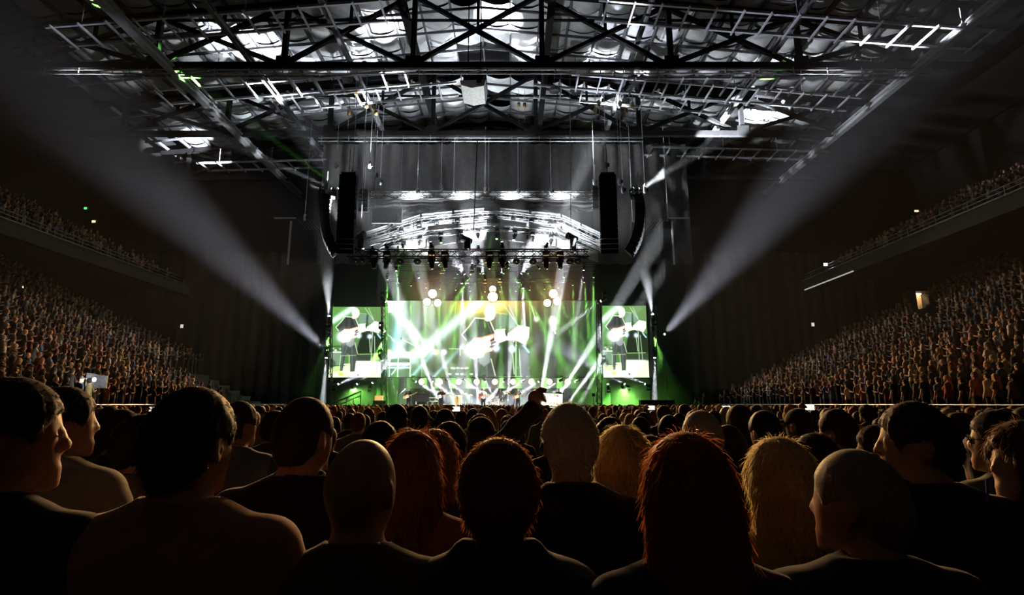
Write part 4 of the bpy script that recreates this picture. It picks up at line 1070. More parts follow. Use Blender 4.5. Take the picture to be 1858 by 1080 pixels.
def person_meshes(p, fine, tag_=''):
    """body (one continuous skin), hair, top, trousers, shoes as separate meshes"""
    H, M = head_xf(p); fem = p.get('fem', False); out = {}
    w = p.get('w', 1.0)
    f = body_field(p, fine)
    add_torso(f, p)
    hs = p.get('hs', 1.0)
    nk = (.047 if fem else .058)*(1+.5*(w-1))
    f.cap((0,-.03,1.42), H((0,-.012,1.56)), nk+.004, nk, .03)
    f.ell(H((0,.0,1.645)), (.077*hs,.097*hs,.105*hs), .02, rot=M)
    f.ell(H((0,.035,1.585)), (.06*hs,.068*hs,.078*hs), .03, rot=M)
    f.ell(H((0,-.035,1.63)), (.070*hs,.062*hs,.085*hs), .03, rot=M)
    f.cap(H((0,.098,1.635)), H((0,.111,1.605)), .008, .0125, .014)                     # nose
    f.ell(H((0,.092,1.55)), (.026,.018,.016), .015, rot=M)                            # mouth and chin
    f.ell(H((0,.088,1.52)), (.026,.022,.02), .02, rot=M)
    for s in (-1, 1):
        f.ell(H((s*.083*hs,-.008,1.615)), (.010,.024,.035), .008, rot=M @ rz(s*.35))         # ear
        f.ell(H((s*.089*hs,.0,1.617)), (.006,.011,.018), .004, 'd', rot=M @ rz(s*.35))
        f.ell(H((s*.031,.096,1.632)), (.017,.012,.011), .01, 'd', rot=M)                  # eye socket
        f.ell(H((s*.031,.086,1.632)), (.012,.012,.010), .002, rot=M)
    for s in (-1, 1):
        a, e, h = arm_joints(p, s)
        f.cap(e, h, .041 if not fem else .035, .027 if not fem else .023, .025)
        add_hand(f, e, h, s, p.get('hand') if ('r' if s > 0 else 'l') in p.get('arms', {}) else None)
        f.cap((s*.09*w, 0, .90), (s*.10*w, .01, .50), .085, .056, .05); f.cap((s*.10*w, .01, .50), (s*.105*w, -.02, .08), .054, .038, .02)
        f.cap((s*.105*w, -.03, .045), (s*.12*w, .13, .03), .04, .032, .03)
    out['body'] = f.mesh('body', None)
    # ---------------- top
    kind = p.get('top', 'tee'); g = .016 + (.012 if kind in ('hoodie', 'jacket') else 0)
    f = body_field(p, fine); add_torso(f, p, g)
    rngp = np.random.RandomState(p.get('seed', 1))
    for s in (-1, 1):
        a, e, h = arm_joints(p, s)
        if kind != 'tee':
            f.cap(e, h, .05+g*.6, .036+g*.6, .03)
            hv = Vector(h); dv = (hv-Vector(e)).normalized(); f.ell(tuple(hv+dv*.06), (.06,.06,.06), .0, 'd')
        else:                                       # short sleeve: cut below the middle of the upper arm
            av, ev = Vector(a), Vector(e); c = av+(ev-av)*.95; f.ell(tuple(c), (.085,.085,.085), .0, 'd')
            f.cap(av+(ev-av)*.25, av+(ev-av)*.62, .066+g, .062+g, .02)
            f.ell(tuple(av+(ev-av)*1.0), (.095,.095,.095), .0, 'd')
    X, Y, Z = f.xs[:, None, None], f.ys[None, :, None], f.zs[None, None, :]
    ph = rngp.uniform(0, 6, 4)
    f.D += .0035*(np.sin(X*34+Z*21+ph[0])*np.sin(Z*17-X*9+ph[1])+.7*np.sin(Z*46+X*28*np.sign(X)+ph[2]))*(f.D < .08)
    f.D = np.maximum(f.D, (.86 if not p.get('arms') else .86)-Z).astype(np.float32)
    # neck opening
    f.cap((0,-.03,1.40), (0,-.022,1.475), nk+.012+g*.7, nk+.008+g*.5, .03)
    f.cap((0,.0,1.515), (0,.012,1.75), nk+.012, nk+.03, .012, 'd')
    if not p.get('arms'): f.D = np.maximum(f.D, (Z-1.51+.10*Y)).astype(np.float32)
    if kind == 'hoodie':
        for s in (-1, 1):
            f.cap((s*.075,-.035,1.50), (s*.06,.05,1.47), .026, .022, .03); f.cap((0,-.075,1.475), (s*.08,-.04,1.50), .034, .028, .03)
        f.ell((0,-.115,1.39), (.11,.045,.09), .04)
    if kind in ('jacket', 'shirt'):
        for s in (-1, 1): f.cap((0,-.062,1.495), (s*.062,-.01,1.505), .018, .018, .012); f.cap((s*.062,-.01,1.505), (s*.045,.07,1.46), .017, .015, .012)
    if kind == 'tee':
        n = 10
        for i in range(n):
            a0, a1 = 2*PI*i/n, 2*PI*(i+1)/n; rr = nk+.018
            P = lambda a: (rr*math.cos(a), -.014+rr*math.sin(a)*1.02, 1.487-.022*math.sin(a))
            f.cap(P(a0), P(a1), .009, .009, .006)
    out['shirt'] = f.mesh('shirt', None)
    # ---------------- trousers and shoes
    cf = max(fine*2, .03)
    f = Field(axis_pts(-.34*w, .34*w, cf, cf, []), axis_pts(-.26, .30, cf, cf, []), axis_pts(-.03, 1.0, cf, cf*1.4, [(.8,1.0)]))
    bel = p.get('belly', 0)
    f.ell((0, 0, .92), (.172*w+bel*.2, .125+bel*.2, .13), .05)
    for s in (-1, 1): f.cap((s*.09*w, 0, .88), (s*.10*w, .01, .50), .098, .075, .05); f.cap((s*.10*w, .01, .50), (s*.105*w, -.02, .1), .074, .062, .03)
    out['trousers'] = f.mesh('trousers', None)
    f = Field(axis_pts(.02, .24, .012, .012, []), axis_pts(-.12, .24, .014, .014, []), axis_pts(-.02, .15, .012, .012, []))
    f.cap((.112*w, -.03, .05), (.122*w, .14, .038), .048, .042, .03); f.D = np.maximum(f.D, -f.zs[None,None,:]-.0).astype(np.float32)
    out['shoe'] = f.mesh('shoe', None)
    # ---------------- hair
    st = p.get('hair', 'short')
    if st != 'bald':
        Lg = st in ('long', 'bob', 'curly')
        zlo = {'long': 1.18, 'bob': 1.38, 'curly': 1.36}.get(st, 1.45)
        fh = fine*.95
        f = Field(axis_pts(-.2, .2, fh, fh, []), axis_pts(-.22, .2, fh, fh, []), axis_pts(zlo-.1, 1.84, fh, fh, []))
        g = {'buzz': .008, 'short': .013, 'full': .024, 'long': .022, 'bob': .026, 'curly': .03, 'cap': .004}[st]
        f.ell(H((0,.0,1.645)), (.077*hs+g,.097*hs+g*.6,.105*hs+g), .01, rot=M)
        f.ell(H((0,-.035,1.63)), (.070*hs+g,.062*hs+g,.088*hs+g*.6), .02, rot=M)
        if st in ('short', 'full', 'buzz', 'cap'):
            f.cap(H((0,-.05,1.60)), H((0,-.042,1.525)), .058+g*.5, .045, .02)
        if st == 'long':
            f.ell(H((0,-.045,1.56)), (.094,.07,.13), .04, rot=M)
            f.cap((0,-.075,1.52), (0,-.125,1.27), .088, .082, .05, flat=.62)
            for s in (-1, 1): f.cap(H((s*.075,-.02,1.60)), (s*.095,-.075,1.36), .036, .03, .03)
            f.cap((.03,-.12,1.30), (.04,-.13,1.21), .05, .03, .03, flat=.6); f.cap((-.05,-.12,1.30), (-.06,-.13,1.22), .045, .03, .03, flat=.6)
        if st in ('bob', 'curly'):
            for s in (-1, 1): f.cap(H((s*.068,-.01,1.62)), H((s*.082,-.02,1.50)), .042, .04, .03)
            f.cap(H((0,-.055,1.60)), H((0,-.065,1.47)), .085, .075, .03)
        # cut the face free
        f.ell(H((0,.125,1.585)), (.086 if not Lg else .062,.088,.098), .02, 'd', rot=M)
        if not Lg:
            for s in (-1, 1): f.ell(H((s*.1,.025,1.585)), (.045,.055,.06), .015, 'd', rot=M)
            X, Y, Z = f.xs[:, None, None], f.ys[None, :, None], f.zs[None, None, :]
            f.D = np.maximum(f.D, ((1.525 if st != 'buzz' else 1.54)-Z)*.9).astype(np.float32)
        amp = {'buzz': .0012, 'short': .0035, 'full': .006, 'long': .0055, 'bob': .005, 'curly': .010, 'cap': .001}[st]
        rs = np.random.RandomState(p.get('seed', 1)+5); k = rs.uniform(0, 6, 6)
        def disp(P):
            c = np.array(H((0, -.01, 1.62))); d = P-c; th = np.arctan2(d[:,0], -d[:,1]); zz = P[:,2]
            if st == 'curly':
                n = np.sin(th*13+zz*70+k[0])*np.sin(zz*90-th*7+k[1])+.5*np.sin(P[:,0]*160+k[2])*np.sin(zz*150+k[3])
            else:
                n = .5*np.sin(th*23+3*np.sin(zz*14+k[0])+k[1])+.35*np.sin(th*51+4*np.sin(zz*9+k[2]))+.35*np.sin(th*9+zz*16+k[3])+rs.uniform(-.4,.4,len(P))
            r = np.hypot(d[:,0], d[:,1])+1e-6; sc = amp*n*np.clip((r-.02)/.06, 0, 1)
            Q = P.copy(); Q[:,0] += d[:,0]/r*sc; Q[:,1] += d[:,1]/r*sc
            Q[:,2] += rs.uniform(-1,1,len(P))*amp*.3*np.clip((zz-1.66)/.05, 0, 1)
            return Q
        hm = f.mesh('hair', None, disp)
        out['hair'] = add_strands(hm, p, st, H) if p.get('strands') else hm
        if st == 'cap':
            f = Field(axis_pts(-.13, .13, fh, fh, []), axis_pts(-.22, .24, fh, fh, []), axis_pts(1.55, 1.84, fh, fh, []))
            f.ell(H((0,.0,1.65)), (.088,.11,.115), .01, rot=M); f.ell(H((0,-.03,1.65)), (.084,.085,.105), .02, rot=M)
            c = H((0,.0,1.655)); up = M @ Vector((0,.18,1)); up.normalize()
            X, Y, Z = f.xs[:, None, None]-c[0], f.ys[None, :, None]-c[1], f.zs[None, None, :]-c[2]
            f.D = np.maximum(f.D, -(X*up.x+Y*up.y+Z*up.z)).astype(np.float32)
            f.ell(H((0,.13,1.66)), (.075,.085,.014), .015, rot=M @ Matrix.Rotation(-.2, 3, 'X'))
            out['cap'] = f.mesh('cap', None)
    if p.get('glasses'):
        b = MB()
        for s in (-1, 1):
            pts = [H((s*.034+.024*math.cos(a), .106, 1.632+.019*math.sin(a))) for a in np.linspace(0, 2*PI, 13)]
            b.tube(pts, .0025, 5); b.tube([H((s*.058,.104,1.637)), H((s*.084,.04,1.637)), H((s*.086,-.03,1.625))], .0025, 5)
        b.tube([H((-.011,.11,1.634)), H((.011,.11,1.634))], .0025, 5)
        out['glasses'] = b.mesh('glasses', True)
    return out

# materials worn
SKINS = [mat('skin_%d' % i, c, .5, 0, .12, 14, spec=.35) for i, c in enumerate(((.50,.29,.20), (.42,.23,.15), (.28,.15,.095), (.58,.36,.27)))]
HAIRC = {'black': (.012,.010,.009), 'dark': (.03,.02,.014), 'brown': (.075,.04,.02), 'auburn': (.20,.065,.02), 'red': (.30,.09,.022), 'blonde': (.52,.34,.15), 'grey': (.33,.31,.29), 'white': (.55,.53,.50)}
HAIR = {k: mat('hair_' + k, c, .62, 0, .35, 60, stretch=(6,6,.5), bump=.12, spec=.3, sheen=.15) for k, c in HAIRC.items()}
def strand_mat(k, c):
    m = bpy.data.materials.new('hair_strand_' + k); m.use_nodes = True; nt = m.node_tree; b = nt.nodes['Principled BSDF']
    cc = tuple(min(1, v*1.6+.01) for v in c); b.inputs['Base Color'].default_value = (*cc, 1); b.inputs['Roughness'].default_value = .4
    tr = nt.nodes.new('ShaderNodeBsdfTranslucent'); tr.inputs[0].default_value = (*[min(1, v*2.6+.02) for v in c], 1)
    nz = nt.nodes.new('ShaderNodeTexNoise'); nz.inputs['Scale'].default_value = 40; mx = nt.nodes.new('ShaderNodeMixShader')
    nt.links.new(nz.outputs['Fac'], mx.inputs[0]); nt.links.new(b.outputs[0], mx.inputs[1]); nt.links.new(tr.outputs[0], mx.inputs[2])
    nt.links.new(mx.outputs[0], nt.nodes['Material Output'].inputs['Surface']); return m
STRAND = {k: strand_mat(k, c) for k, c in HAIRC.items()}
CLOTH = {}
def cloth(name, c, var=.15): CLOTH[name] = mat('cloth_' + name, c, .9, 0, var, 40, spec=.2, sheen=.35, bump=.12); return CLOTH[name]
for nm, c in (('black',(.012,.012,.013)), ('charcoal',(.04,.04,.043)), ('navy',(.03,.04,.07)), ('grey',(.16,.16,.165)), ('white',(.62,.61,.58)), ('cream',(.5,.45,.36)), ('salmon',(.42,.22,.16)),
              ('olive',(.11,.10,.05)), ('mustard',(.34,.25,.06)), ('rust',(.25,.085,.05)), ('steel_blue',(.16,.2,.26)), ('sage',(.2,.22,.16)), ('plaid_brown',(.14,.10,.07)), ('red',(.4,.05,.04)),
              ('pink',(.6,.22,.26)), ('blue',(.07,.12,.3)), ('teal',(.06,.2,.2)), ('denim',(.05,.06,.1))): cloth(nm, c)
SHOE = mat('dark_shoe_leather', (.02,.018,.016), .5)
FRAME = mat('black_glasses_frame', (.015,.015,.015), .3)
VARIANT = {}
def variant(key, p, fine):
    if key not in VARIANT:
        ms = person_meshes(p, fine)
        for k, me in ms.items(): me.materials.append(FRAME)
        VARIANT[key] = ms
    return VARIANT[key]
def setm(o, m): o.material_slots[0].link = 'OBJECT'; o.material_slots[0].material = m
def add_person(ms, x, y, height, face, skin, hair, top, label, group=None, z=0.0, legs='black', cap_m=None, feet=True):
    s = height/1.755
    b = obj('person', ms['body'], None, label=label, cat='person', group=group)
    b.location = (x, y, z); b.rotation_euler = (0, 0, face); b.scale = (s, s, s); setm(b, SKINS[skin])
    def kid(n, m, part=None):
        o = obj(part or n, ms[n], None, b, True); setm(o, m); return o
    kid('shirt', CLOTH[top] if isinstance(top, str) else top); kid('trousers', CLOTH[legs])
    if 'hair' in ms:
        if ms['hair'].get('strands') and len(ms['hair'].materials) < 2: ms['hair'].materials.append(FRAME)
        o = kid('hair', HAIR[hair])
        if len(o.material_slots) > 1: o.material_slots[1].link = 'OBJECT'; o.material_slots[1].material = STRAND[hair]
    if 'cap' in ms: kid('cap', cap_m or CLOTH['charcoal'])
    if 'glasses' in ms: kid('glasses', FRAME)
    if feet:
        kid('shoe', SHOE); o = kid('shoe', SHOE); o.scale = (-1, 1, 1)
    return b
# ================================================================== seating stands
STEP, RISE = .85, .405
LX0, RX0, YEND, Z0 = -18.0, 15.7, 44.0, 1.15
seat_conc = mat('grey_brown_concrete_steps', (.06,.055,.05), .8, 0, .25, 1.2)
rail_m = mat('dull_metal_rail', (.35,.35,.34), .4, .6, .1, 5)
def stand(side, X0, rows, label, y0=4.0):
    s = -1 if side == 'left' else 1
    poly = [(X0, 0, 0), (X0, 0, Z0)]
    for i in range(rows):
        poly += [(X0+s*STEP*(i+1), 0, Z0+RISE*i), (X0+s*STEP*(i+1), 0, Z0+RISE*(i+1))]
    poly += [(X0+s*STEP*rows+s*.5, 0, Z0+RISE*rows), (X0+s*STEP*rows+s*.5, 0, 0)]
    t = empty('seating_stand', (X0, y0, 0), label=label, cat='seating stand')
    mb = MB(); V = [Vector((p[0], y0, p[2])) for p in poly]
    n = len(V); q = [v+Vector((0, YEND-y0, 0)) for v in V]
    mb.add(V+q, [(i, (i+1) % n, (i+1) % n+n, i+n) for i in range(n)])
    # end cap as one quad per step
    for i in range(rows):
        xa, xb = X0+s*STEP*i, X0+s*STEP*(i+1)
        mb.add([(xa,YEND,0),(xb,YEND,0),(xb,YEND,Z0+RISE*i),(xa,YEND,Z0+RISE*i)], [(0,1,2,3)])
    mb.build('steps', seat_conc, t)
    MB().box((X0-s*.12, (y0+YEND)/2, .72), (.16, YEND-y0, 1.44)).build('front_wall', black_wall, t)
    for dz in (1.52, 1.74): MB().tube([(X0-s*.12, y0, dz), (X0-s*.12, YEND, dz)], .028, 6).build('rail', rail_m, t)
    y = y0+1
    while y < YEND: MB().bar((X0-s*.12, y, 1.4), (X0-s*.12, y, 1.74), .04).build('rail_post', rail_m, t); y += 2.4
    return t
stand('left', LX0, 28, 'left lower seating stand full of standing people')
stand('right', RX0, 28, 'right lower seating stand full of standing people')
# aisle rails at the stage ends of the stands
def aisle_rail(side, X0, yy, i0, i1, label):
    s = -1 if side == 'left' else 1
    t = empty('aisle_rail', (X0+s*STEP*i0, yy, Z0), label=label, cat='railing', group='aisle railings in the stands')
    a, b = Vector((X0+s*STEP*i0, yy, Z0+RISE*i0)), Vector((X0+s*STEP*i1, yy, Z0+RISE*i1))
    for dz in (.35, .65, .95): MB().tube([a+Vector((0,0,dz)), b+Vector((0,0,dz))], .025, 6).build('rail', rail_m, t)
    for k in range(5):
        p = a+(b-a)*(k/4); MB().bar(p, p+Vector((0,0,.95)), .045).build('post', rail_m, t)
aisle_rail('left', LX0, 36, 0, 5, 'metal aisle railing low in the left stand near the stage')
aisle_rail('right', RX0, 38, 0, 4, 'metal aisle railing low in the right stand near the stage')
aisle_rail('left', LX0, 24, 2, 7, 'metal aisle railing beside the lit stair opening on the left')
aisle_rail('right', RX0, 30, 6, 9, 'short metal aisle railing up in the right stand')

def balcony(side, X0, zf, yend, label):
    s = -1 if side == 'left' else 1
    t = empty('balcony', (X0, 10, zf), label=label, cat='balcony')
    MB().box((X0+s*.15, (4+yend)/2, zf-.1), (.3, yend-4, .9)).build('fascia', concrete, t)
    MB().tube([(X0-s*.03, 4, zf+.42), (X0-s*.03, yend, zf+.42)], .05, 6).build('fascia_cap', rail_m, t)
    n = 11; poly = [(X0+s*.3, 4, zf-.5), (X0+s*.3, 4, zf)]
    for i in range(n): poly += [(X0+s*(.3+.9*i+.9), 4, zf+.5*i), (X0+s*(.3+.9*i+.9), 4, zf+.5*(i+1))]
    poly += [(X0+s*(.3+.9*n+3), 4, zf+.5*n), (X0+s*(.3+.9*n+3), 4, zf+1.5)]
    V = [Vector(p) for p in poly]; m_ = len(V); q = [v+Vector((0, yend-4, 0)) for v in V]
    mb = MB(); mb.add(V+q, [(i, (i+1) % m_, (i+1) % m_+m_, i+m_) for i in range(m_)]+[tuple(range(m_, 2*m_))]); mb.build('tier', seat_conc, t)
    for dz in (.75, 1.0): MB().tube([(X0+s*.15, 4, zf+dz), (X0+s*.15, yend, zf+dz)], .025, 6).build('rail', rail_m, t)
    y = 6
    while y < yend: MB().bar((X0+s*.15, y, zf+.3), (X0+s*.15, y, zf+1.0), .04).build('rail_post', rail_m, t); y += 2.5
    MB().tube([(X0+s*.15, yend-.1, zf+.95), (X0+s*6, yend-.1, zf+3.4)], .04, 6).build('end_rail', rail_m, t)
    return t
BLX, BRX, BZ, BLE, BRE = -31.0, 26.8, 12.5, 52.0, 49.5
balcony('left', BLX, BZ, BLE, 'dark left balcony with dim crowd along its rail')
balcony('right', BRX, BZ, BRE, 'dark right balcony with dim crowd along its rail')
# lit edge strip at the end of the right balcony and the lamp above it
p0, p1 = at(1455, 516, 49.4), at(1527, 484, 46.0)
MB().bar(Vector((BRX-.06, 49.3, BZ-.5)), Vector((BRX-.06, 42.0, BZ-.5)), .05, .09).build('edge_light', mat('lit_edge_strip', (.5,.5,.48), .4, emit=(.75,.78,.7), estr=.45), label='thin pale light strip along the end of the right balcony edge', cat='light strip')
def glow_box(name, px, py, Y, w, h, col, s, label, cat):
    p = at(px, py, Y); t = empty(name, p, label=label, cat=cat)
    MB().box(p, (w, .06, h)).build('face', mat(name + '_face_%d' % int(px), (.1,.1,.1), .5, emit=col, estr=s), t)
    MB().box(p+Vector((0,.07,0)), (w+.1, .1, h+.1)).build('casing', black_metal, t)
glow_box('wall_sign', 1475, 589, 47, .22, .30, (.8,.75,.62), .8, 'small pale square sign on the dark wall right of the stage', 'sign')
glow_box('wall_sign', 330, 592, 47, .22, .30, (.8,.75,.65), .7, 'small pale square sign on the dark wall left of the stage', 'sign')
glow_box('wall_lamp', 1498, 480, 45.5, .30, .22, (.85,.9,1), 5, 'small bright white lamp on the right balcony front', 'lamp')
glow_box('exit_lamp', 155, 378, 42, .20, .16, (.1,1,.25), 1.2, 'tiny green lamp above the left balcony crowd', 'lamp')
glow_box('wall_lamp', 170, 402, 42, .26, .16, (1,.75,.45), 1.4, 'tiny warm lamp above the left balcony crowd', 'lamp')
glow_box('wall_lamp', 1663, 383, 42, .30, .14, (1,.7,.4), 1.5, 'small warm lamp behind the right balcony crowd', 'lamp')
glow_box('video_monitor', 22, 578, 38, .50, .40, (.25,.45,.9), 1.6, 'small blue lit monitor at the back of the left stand', 'monitor')
glow_box('wall_lamp', 42, 521, 38, .12, .12, (1,.8,.5), 1.5, 'tiny warm lamp on the wall behind the left stand', 'lamp')
# lit doorway high in the right stand
a, b = at(1660, 528, 45.0), at(1692, 566, 45.0)
t = empty('doorway', ((a.x+b.x)/2, 45.0, b.z), label='warmly lit doorway at the top of the right stand', cat='doorway')
warmw = mat('warm_corridor_wall', (.6,.42,.25), .8)
MB().box(((a.x+b.x)/2, 46.0, (a.z+b.z)/2), (b.x-a.x+.6, .1, a.z-b.z)).build('corridor_wall', warmw, t)
for x in (a.x, b.x): MB().box((x, 45.5, (a.z+b.z)/2), (.12, 1.0, a.z-b.z)).build('jamb', concrete, t)
MB().box(((a.x+b.x)/2, 45.5, a.z+.06), (b.x-a.x+.2, 1.0, .12)).build('lintel', concrete, t)
MB().box(((a.x+b.x)/2, 45.85, a.z-.1), (1.0, .1, .08)).build('ceiling_lamp', mat('corridor_tube_lamp', (.8,.7,.5), .5, emit=(1,.8,.5), estr=3), t)
spot(t, Vector(((a.x+b.x)/2, 45.3, a.z-.2)), Vector(((a.x+b.x)/2, 46.0, (a.z+b.z)/2)), (1,.7,.4), 60, 75, .5, .1, 'corridor_light')
# stair opening with a spotlight low in the left stand
a, b = at(148, 676, 24.0), at(182, 704, 24.0)
t = empty('stair_opening', ((a.x+b.x)/2, 24, b.z), label='pale lit stair opening low in the left stand', cat='opening')
MB().prism([(a.x,24.3,b.z),(b.x,24.3,b.z),(b.x,24.3,a.z-.15),(a.x,24.3,a.z)], (0,.1,0)).build('panel', mat('pale_blue_panel', (.35,.38,.42), .6), t)
q = at(172, 689, 23.8); MB().lathe([(.05,0),(.09,.03),(.05,.05)], q, (0,-1,0), 10).build('lamp', L_WHITE, t)
L = spot(t, q+Vector((0,-.1,0)), q+Vector((-.9,.5,-.1)), (1,.95,.85), 60, 70, .5, .05)

# empty folding seats in the front rows at the stage end of the left stand
sm = mat('grey_seat_plastic', (.30,.32,.31), .5); ss = {}
b = MB(); b.prism([(-.22,-.02,0),(.22,-.02,0),(.20,.03,.42),(-.20,.03,.42)], (0,.05,.0)); ss['backrest'] = b.mesh('backrest')
b = MB(); b.prism([(-.21,-.40,.0),(.21,-.40,.0),(.22,.0,-.03),(-.22,.0,-.03)], (0,0,.06)); ss['seat'] = b.mesh('seat')
b = MB()
for s_ in (-1, 1): b.bar((s_*.2,-.2,0), (s_*.2,-.1,-.42), .04)
ss['legs'] = b.mesh('frame')
for m_ in ss.values(): m_.materials.append(sm)
k = 0
for r in range(4):
    for c_ in range(7):
        x = LX0-STEP*(r+.5); y = 36.2+c_*.62
        t = empty('folding_seat', (x, y, Z0+RISE*r+.44), label=f'{ORD[c_]} grey empty seat from the aisle rail, row {ORD[r]} up in the left stand', cat='seat', group='empty grey seats at the stage end of the left stand')
        t.rotation_euler = (0, 0, R(-62)+PI)
        for n_, nm in (('backrest','backrest'),('seat','seat'),('legs','frame')): obj(nm, ss[n_], None, t, True)

# ================================================================== the people nearest the camera
STAGE = Vector((-1.8, 46, 0))
def facing(x, y): return math.atan2(-(STAGE.x-x), STAGE.y-y)
HERO = []
def hero(px, ytop, D, p, skin, hair, top, label, fine=.0145, legs='black', zoff=0.0, group='people standing nearest the camera'):
    p['strands'] = D < 3.0
    q = at(px, ytop, D); ms = person_meshes(p, fine)
    for me in ms.values(): me.materials.append(FRAME)
    hgt = q.z - zoff
    x = q.x
    HERO.append((x, D, .3))
    add = {'buzz': .004, 'short': .012, 'full': .02, 'long': .02, 'bob': .02, 'curly': .03, 'cap': .012}.get(p.get('hair', 'short'), 0)
    return add_person(ms, x, D, hgt*1.755/(1.752+add), facing(x, D)*.5, skin, hair, top, label, group, legs=legs)
N = .0105
hero(28, 683, 1.36, dict(turn=-58, hair='short', w=1.1, seed=1), 0, 'dark', 'black', 'tall short-haired man in black turning his face right at the far left edge', N)
hero(120, 700, 2.2, dict(turn=-48, hair='short', w=1.12, seed=2), 0, 'black', 'cream', 'dark-haired man in a cream tee behind the man at the far left edge', .011)
hero(356, 700, 1.40, dict(turn=-14, hair='short', w=1.16, seed=3), 1, 'black', 'salmon', 'tall broad man in a salmon tee with short black hair', N)
hero(436, 727, 3.3, dict(turn=-28, hair='short', seed=4), 1, 'dark', 'steel_blue', 'man in a blue-grey tee just right of the tall salmon-tee man')
hero(556, 721, 1.92, dict(turn=-22, hair='buzz', w=1.16, top='shirt', seed=5), 0, 'dark', 'black', 'big close-cropped man in a black shirt left of the bald man', .010)
hero(660, 797, 1.42, dict(turn=-16, hair='bald', w=1.08, seed=6, hs=1.02), 0, 'dark', 'olive', 'bald man in an olive tee in the front row', N)
hero(750, 780, 1.98, dict(turn=-6, hair='long', fem=True, seed=7), 3, 'auburn', 'rust', 'woman with long light brown hair and rust top beside the bald man', .010)
hero(786, 777, 2.35, dict(turn=-20, hair='curly', fem=True, seed=8), 3, 'auburn', 'charcoal', 'woman with curly reddish hair partly hidden behind the long-haired woman in rust')
hero(905, 795, 1.42, dict(turn=3, hair='full', top='hoodie', w=1.0, seed=9), 0, 'auburn', 'navy', 'person with auburn crop in a navy hoodie at bottom centre', N)
hero(1032, 730, 1.92, dict(turn=12, hair='short', w=1.05, seed=10), 0, 'white', 'black', 'white-haired man in black just right of the raised phone', .010)
WR = (.45,.32,1.825)
ph_p = dict(turn=-8, hair='short', top='jacket', seed=11, arms={'r': ((.20,.24,1.56), WR)}, hand='phone')
PHB = hero(815, 764, 2.75, ph_p, 1, 'black', 'charcoal', 'dark-haired person raising a lit phone with the right hand', .0068)
hero(1128, 772, 2.15, dict(turn=6, hair='bob', fem=True, top='hoodie', seed=12), 3, 'blonde', 'cream', 'woman with a blonde-edged bob in a cream hooded top')
hero(1243, 787, 1.34, dict(turn=2, hair='long', fem=True, w=1.08, seed=13, hs=1.05), 3, 'red', 'navy', 'woman with long red hair and dark blue-grey top in the front row', N)
hero(1412, 797, 1.78, dict(turn=10, hair='bob', fem=True, w=1.05, seed=14, hs=1.04), 3, 'blonde', 'mustard', 'blonde woman in a mustard top right of the red-haired woman', .010)
hero(1550, 818, 1.38, dict(turn=38, hair='buzz', top='jacket', w=1.12, seed=15, hs=1.03), 0, 'grey', 'charcoal', 'grey-cropped man in a dark jacket with his ear to us at lower right', N)
hero(1655, 727, 1.85, dict(turn=62, hair='short', top='jacket', w=1.18, seed=16), 0, 'dark', 'black', 'tall man in a black jacket looking left above the grey-cropped man', .010)
hero(1808, 742, 2.4, dict(turn=55, hair='short', seed=17, glasses=True), 0, 'dark', 'sage', 'man with glasses in a sage tee at the right')
hero(1852, 762, 1.9, dict(turn=82, hair='long', fem=True, seed=18), 3, 'brown', 'black', 'woman in profile with long brown hair at the far right edge', .011)
hero(1271, 745, 2.6, dict(turn=8, hair='buzz', seed=19), 0, 'grey', 'black', 'grey close-cropped man behind the red-haired woman')
hero(1385, 744, 3.6, dict(turn=12, hair='short', top='jacket', w=1.1, seed=20), 0, 'black', 'charcoal', 'man with black hair and charcoal jacket behind the blonde woman')
hero(1320, 771, 3.7, dict(turn=25, hair='full', seed=21), 0, 'brown', 'navy', 'short person with brown hair between the red-haired and blonde women')
hero(1516, 741, 3.4, dict(turn=28, hair='short', top='shirt', seed=22), 0, 'brown', 'plaid_brown', 'man in a brown patterned shirt behind the grey-cropped man')
hero(1447, 741, 4.3, dict(turn=20, hair='cap', top='jacket', seed=23), 1, 'dark', 'black', 'person in a dark cap behind the blonde woman')
hero(720, 733, 5.4, dict(turn=-4, hair='full', seed=24), 0, 'black', 'black', 'dark full-haired person above the long-haired woman, left one of two')
hero(762, 736, 5.7, dict(turn=4, hair='short', seed=25), 0, 'black', 'charcoal', 'dark short-haired person above the long-haired woman, right one of two')
hero(690, 764, 3.1, dict(turn=-10, hair='full', seed=26), 1, 'black', 'steel_blue', 'dark-haired person in blue-grey seen above the bald man')
hero(222, 742, 3.2, dict(turn=-62, hair='short', seed=27), 0, 'dark', 'black', 'man in profile facing right behind the cream-tee man')
hero(262, 752, 2.6, dict(turn=-55, hair='full', seed=28, w=1.05), 1, 'black', 'plaid_brown', 'dark-haired person in a plaid shirt left of the tall salmon-tee man')
hero(1588, 771, 3.1, dict(turn=60, hair='full', seed=29), 0, 'brown', 'charcoal', 'person in profile facing left in front of the tall black-jacket man')
hero(1478, 786, 2.7, dict(turn=30, hair='full', seed=30), 0, 'black', 'charcoal', 'dark-haired person between the blonde woman and the grey-cropped man')
hero(1740, 748, 3.3, dict(turn=40, hair='full', seed=31), 0, 'brown', 'black', 'brown-haired person between the tall black-jacket man and the man with glasses')
hero(1178, 790, 2.6, dict(turn=0, hair='full', seed=32), 0, 'dark', 'black', 'dark-haired person between the cream-top and red-haired women')
hero(500, 745, 4.6, dict(turn=-18, hair='full', seed=33), 0, 'dark', 'charcoal', 'dark-haired person just left of the big close-cropped man')
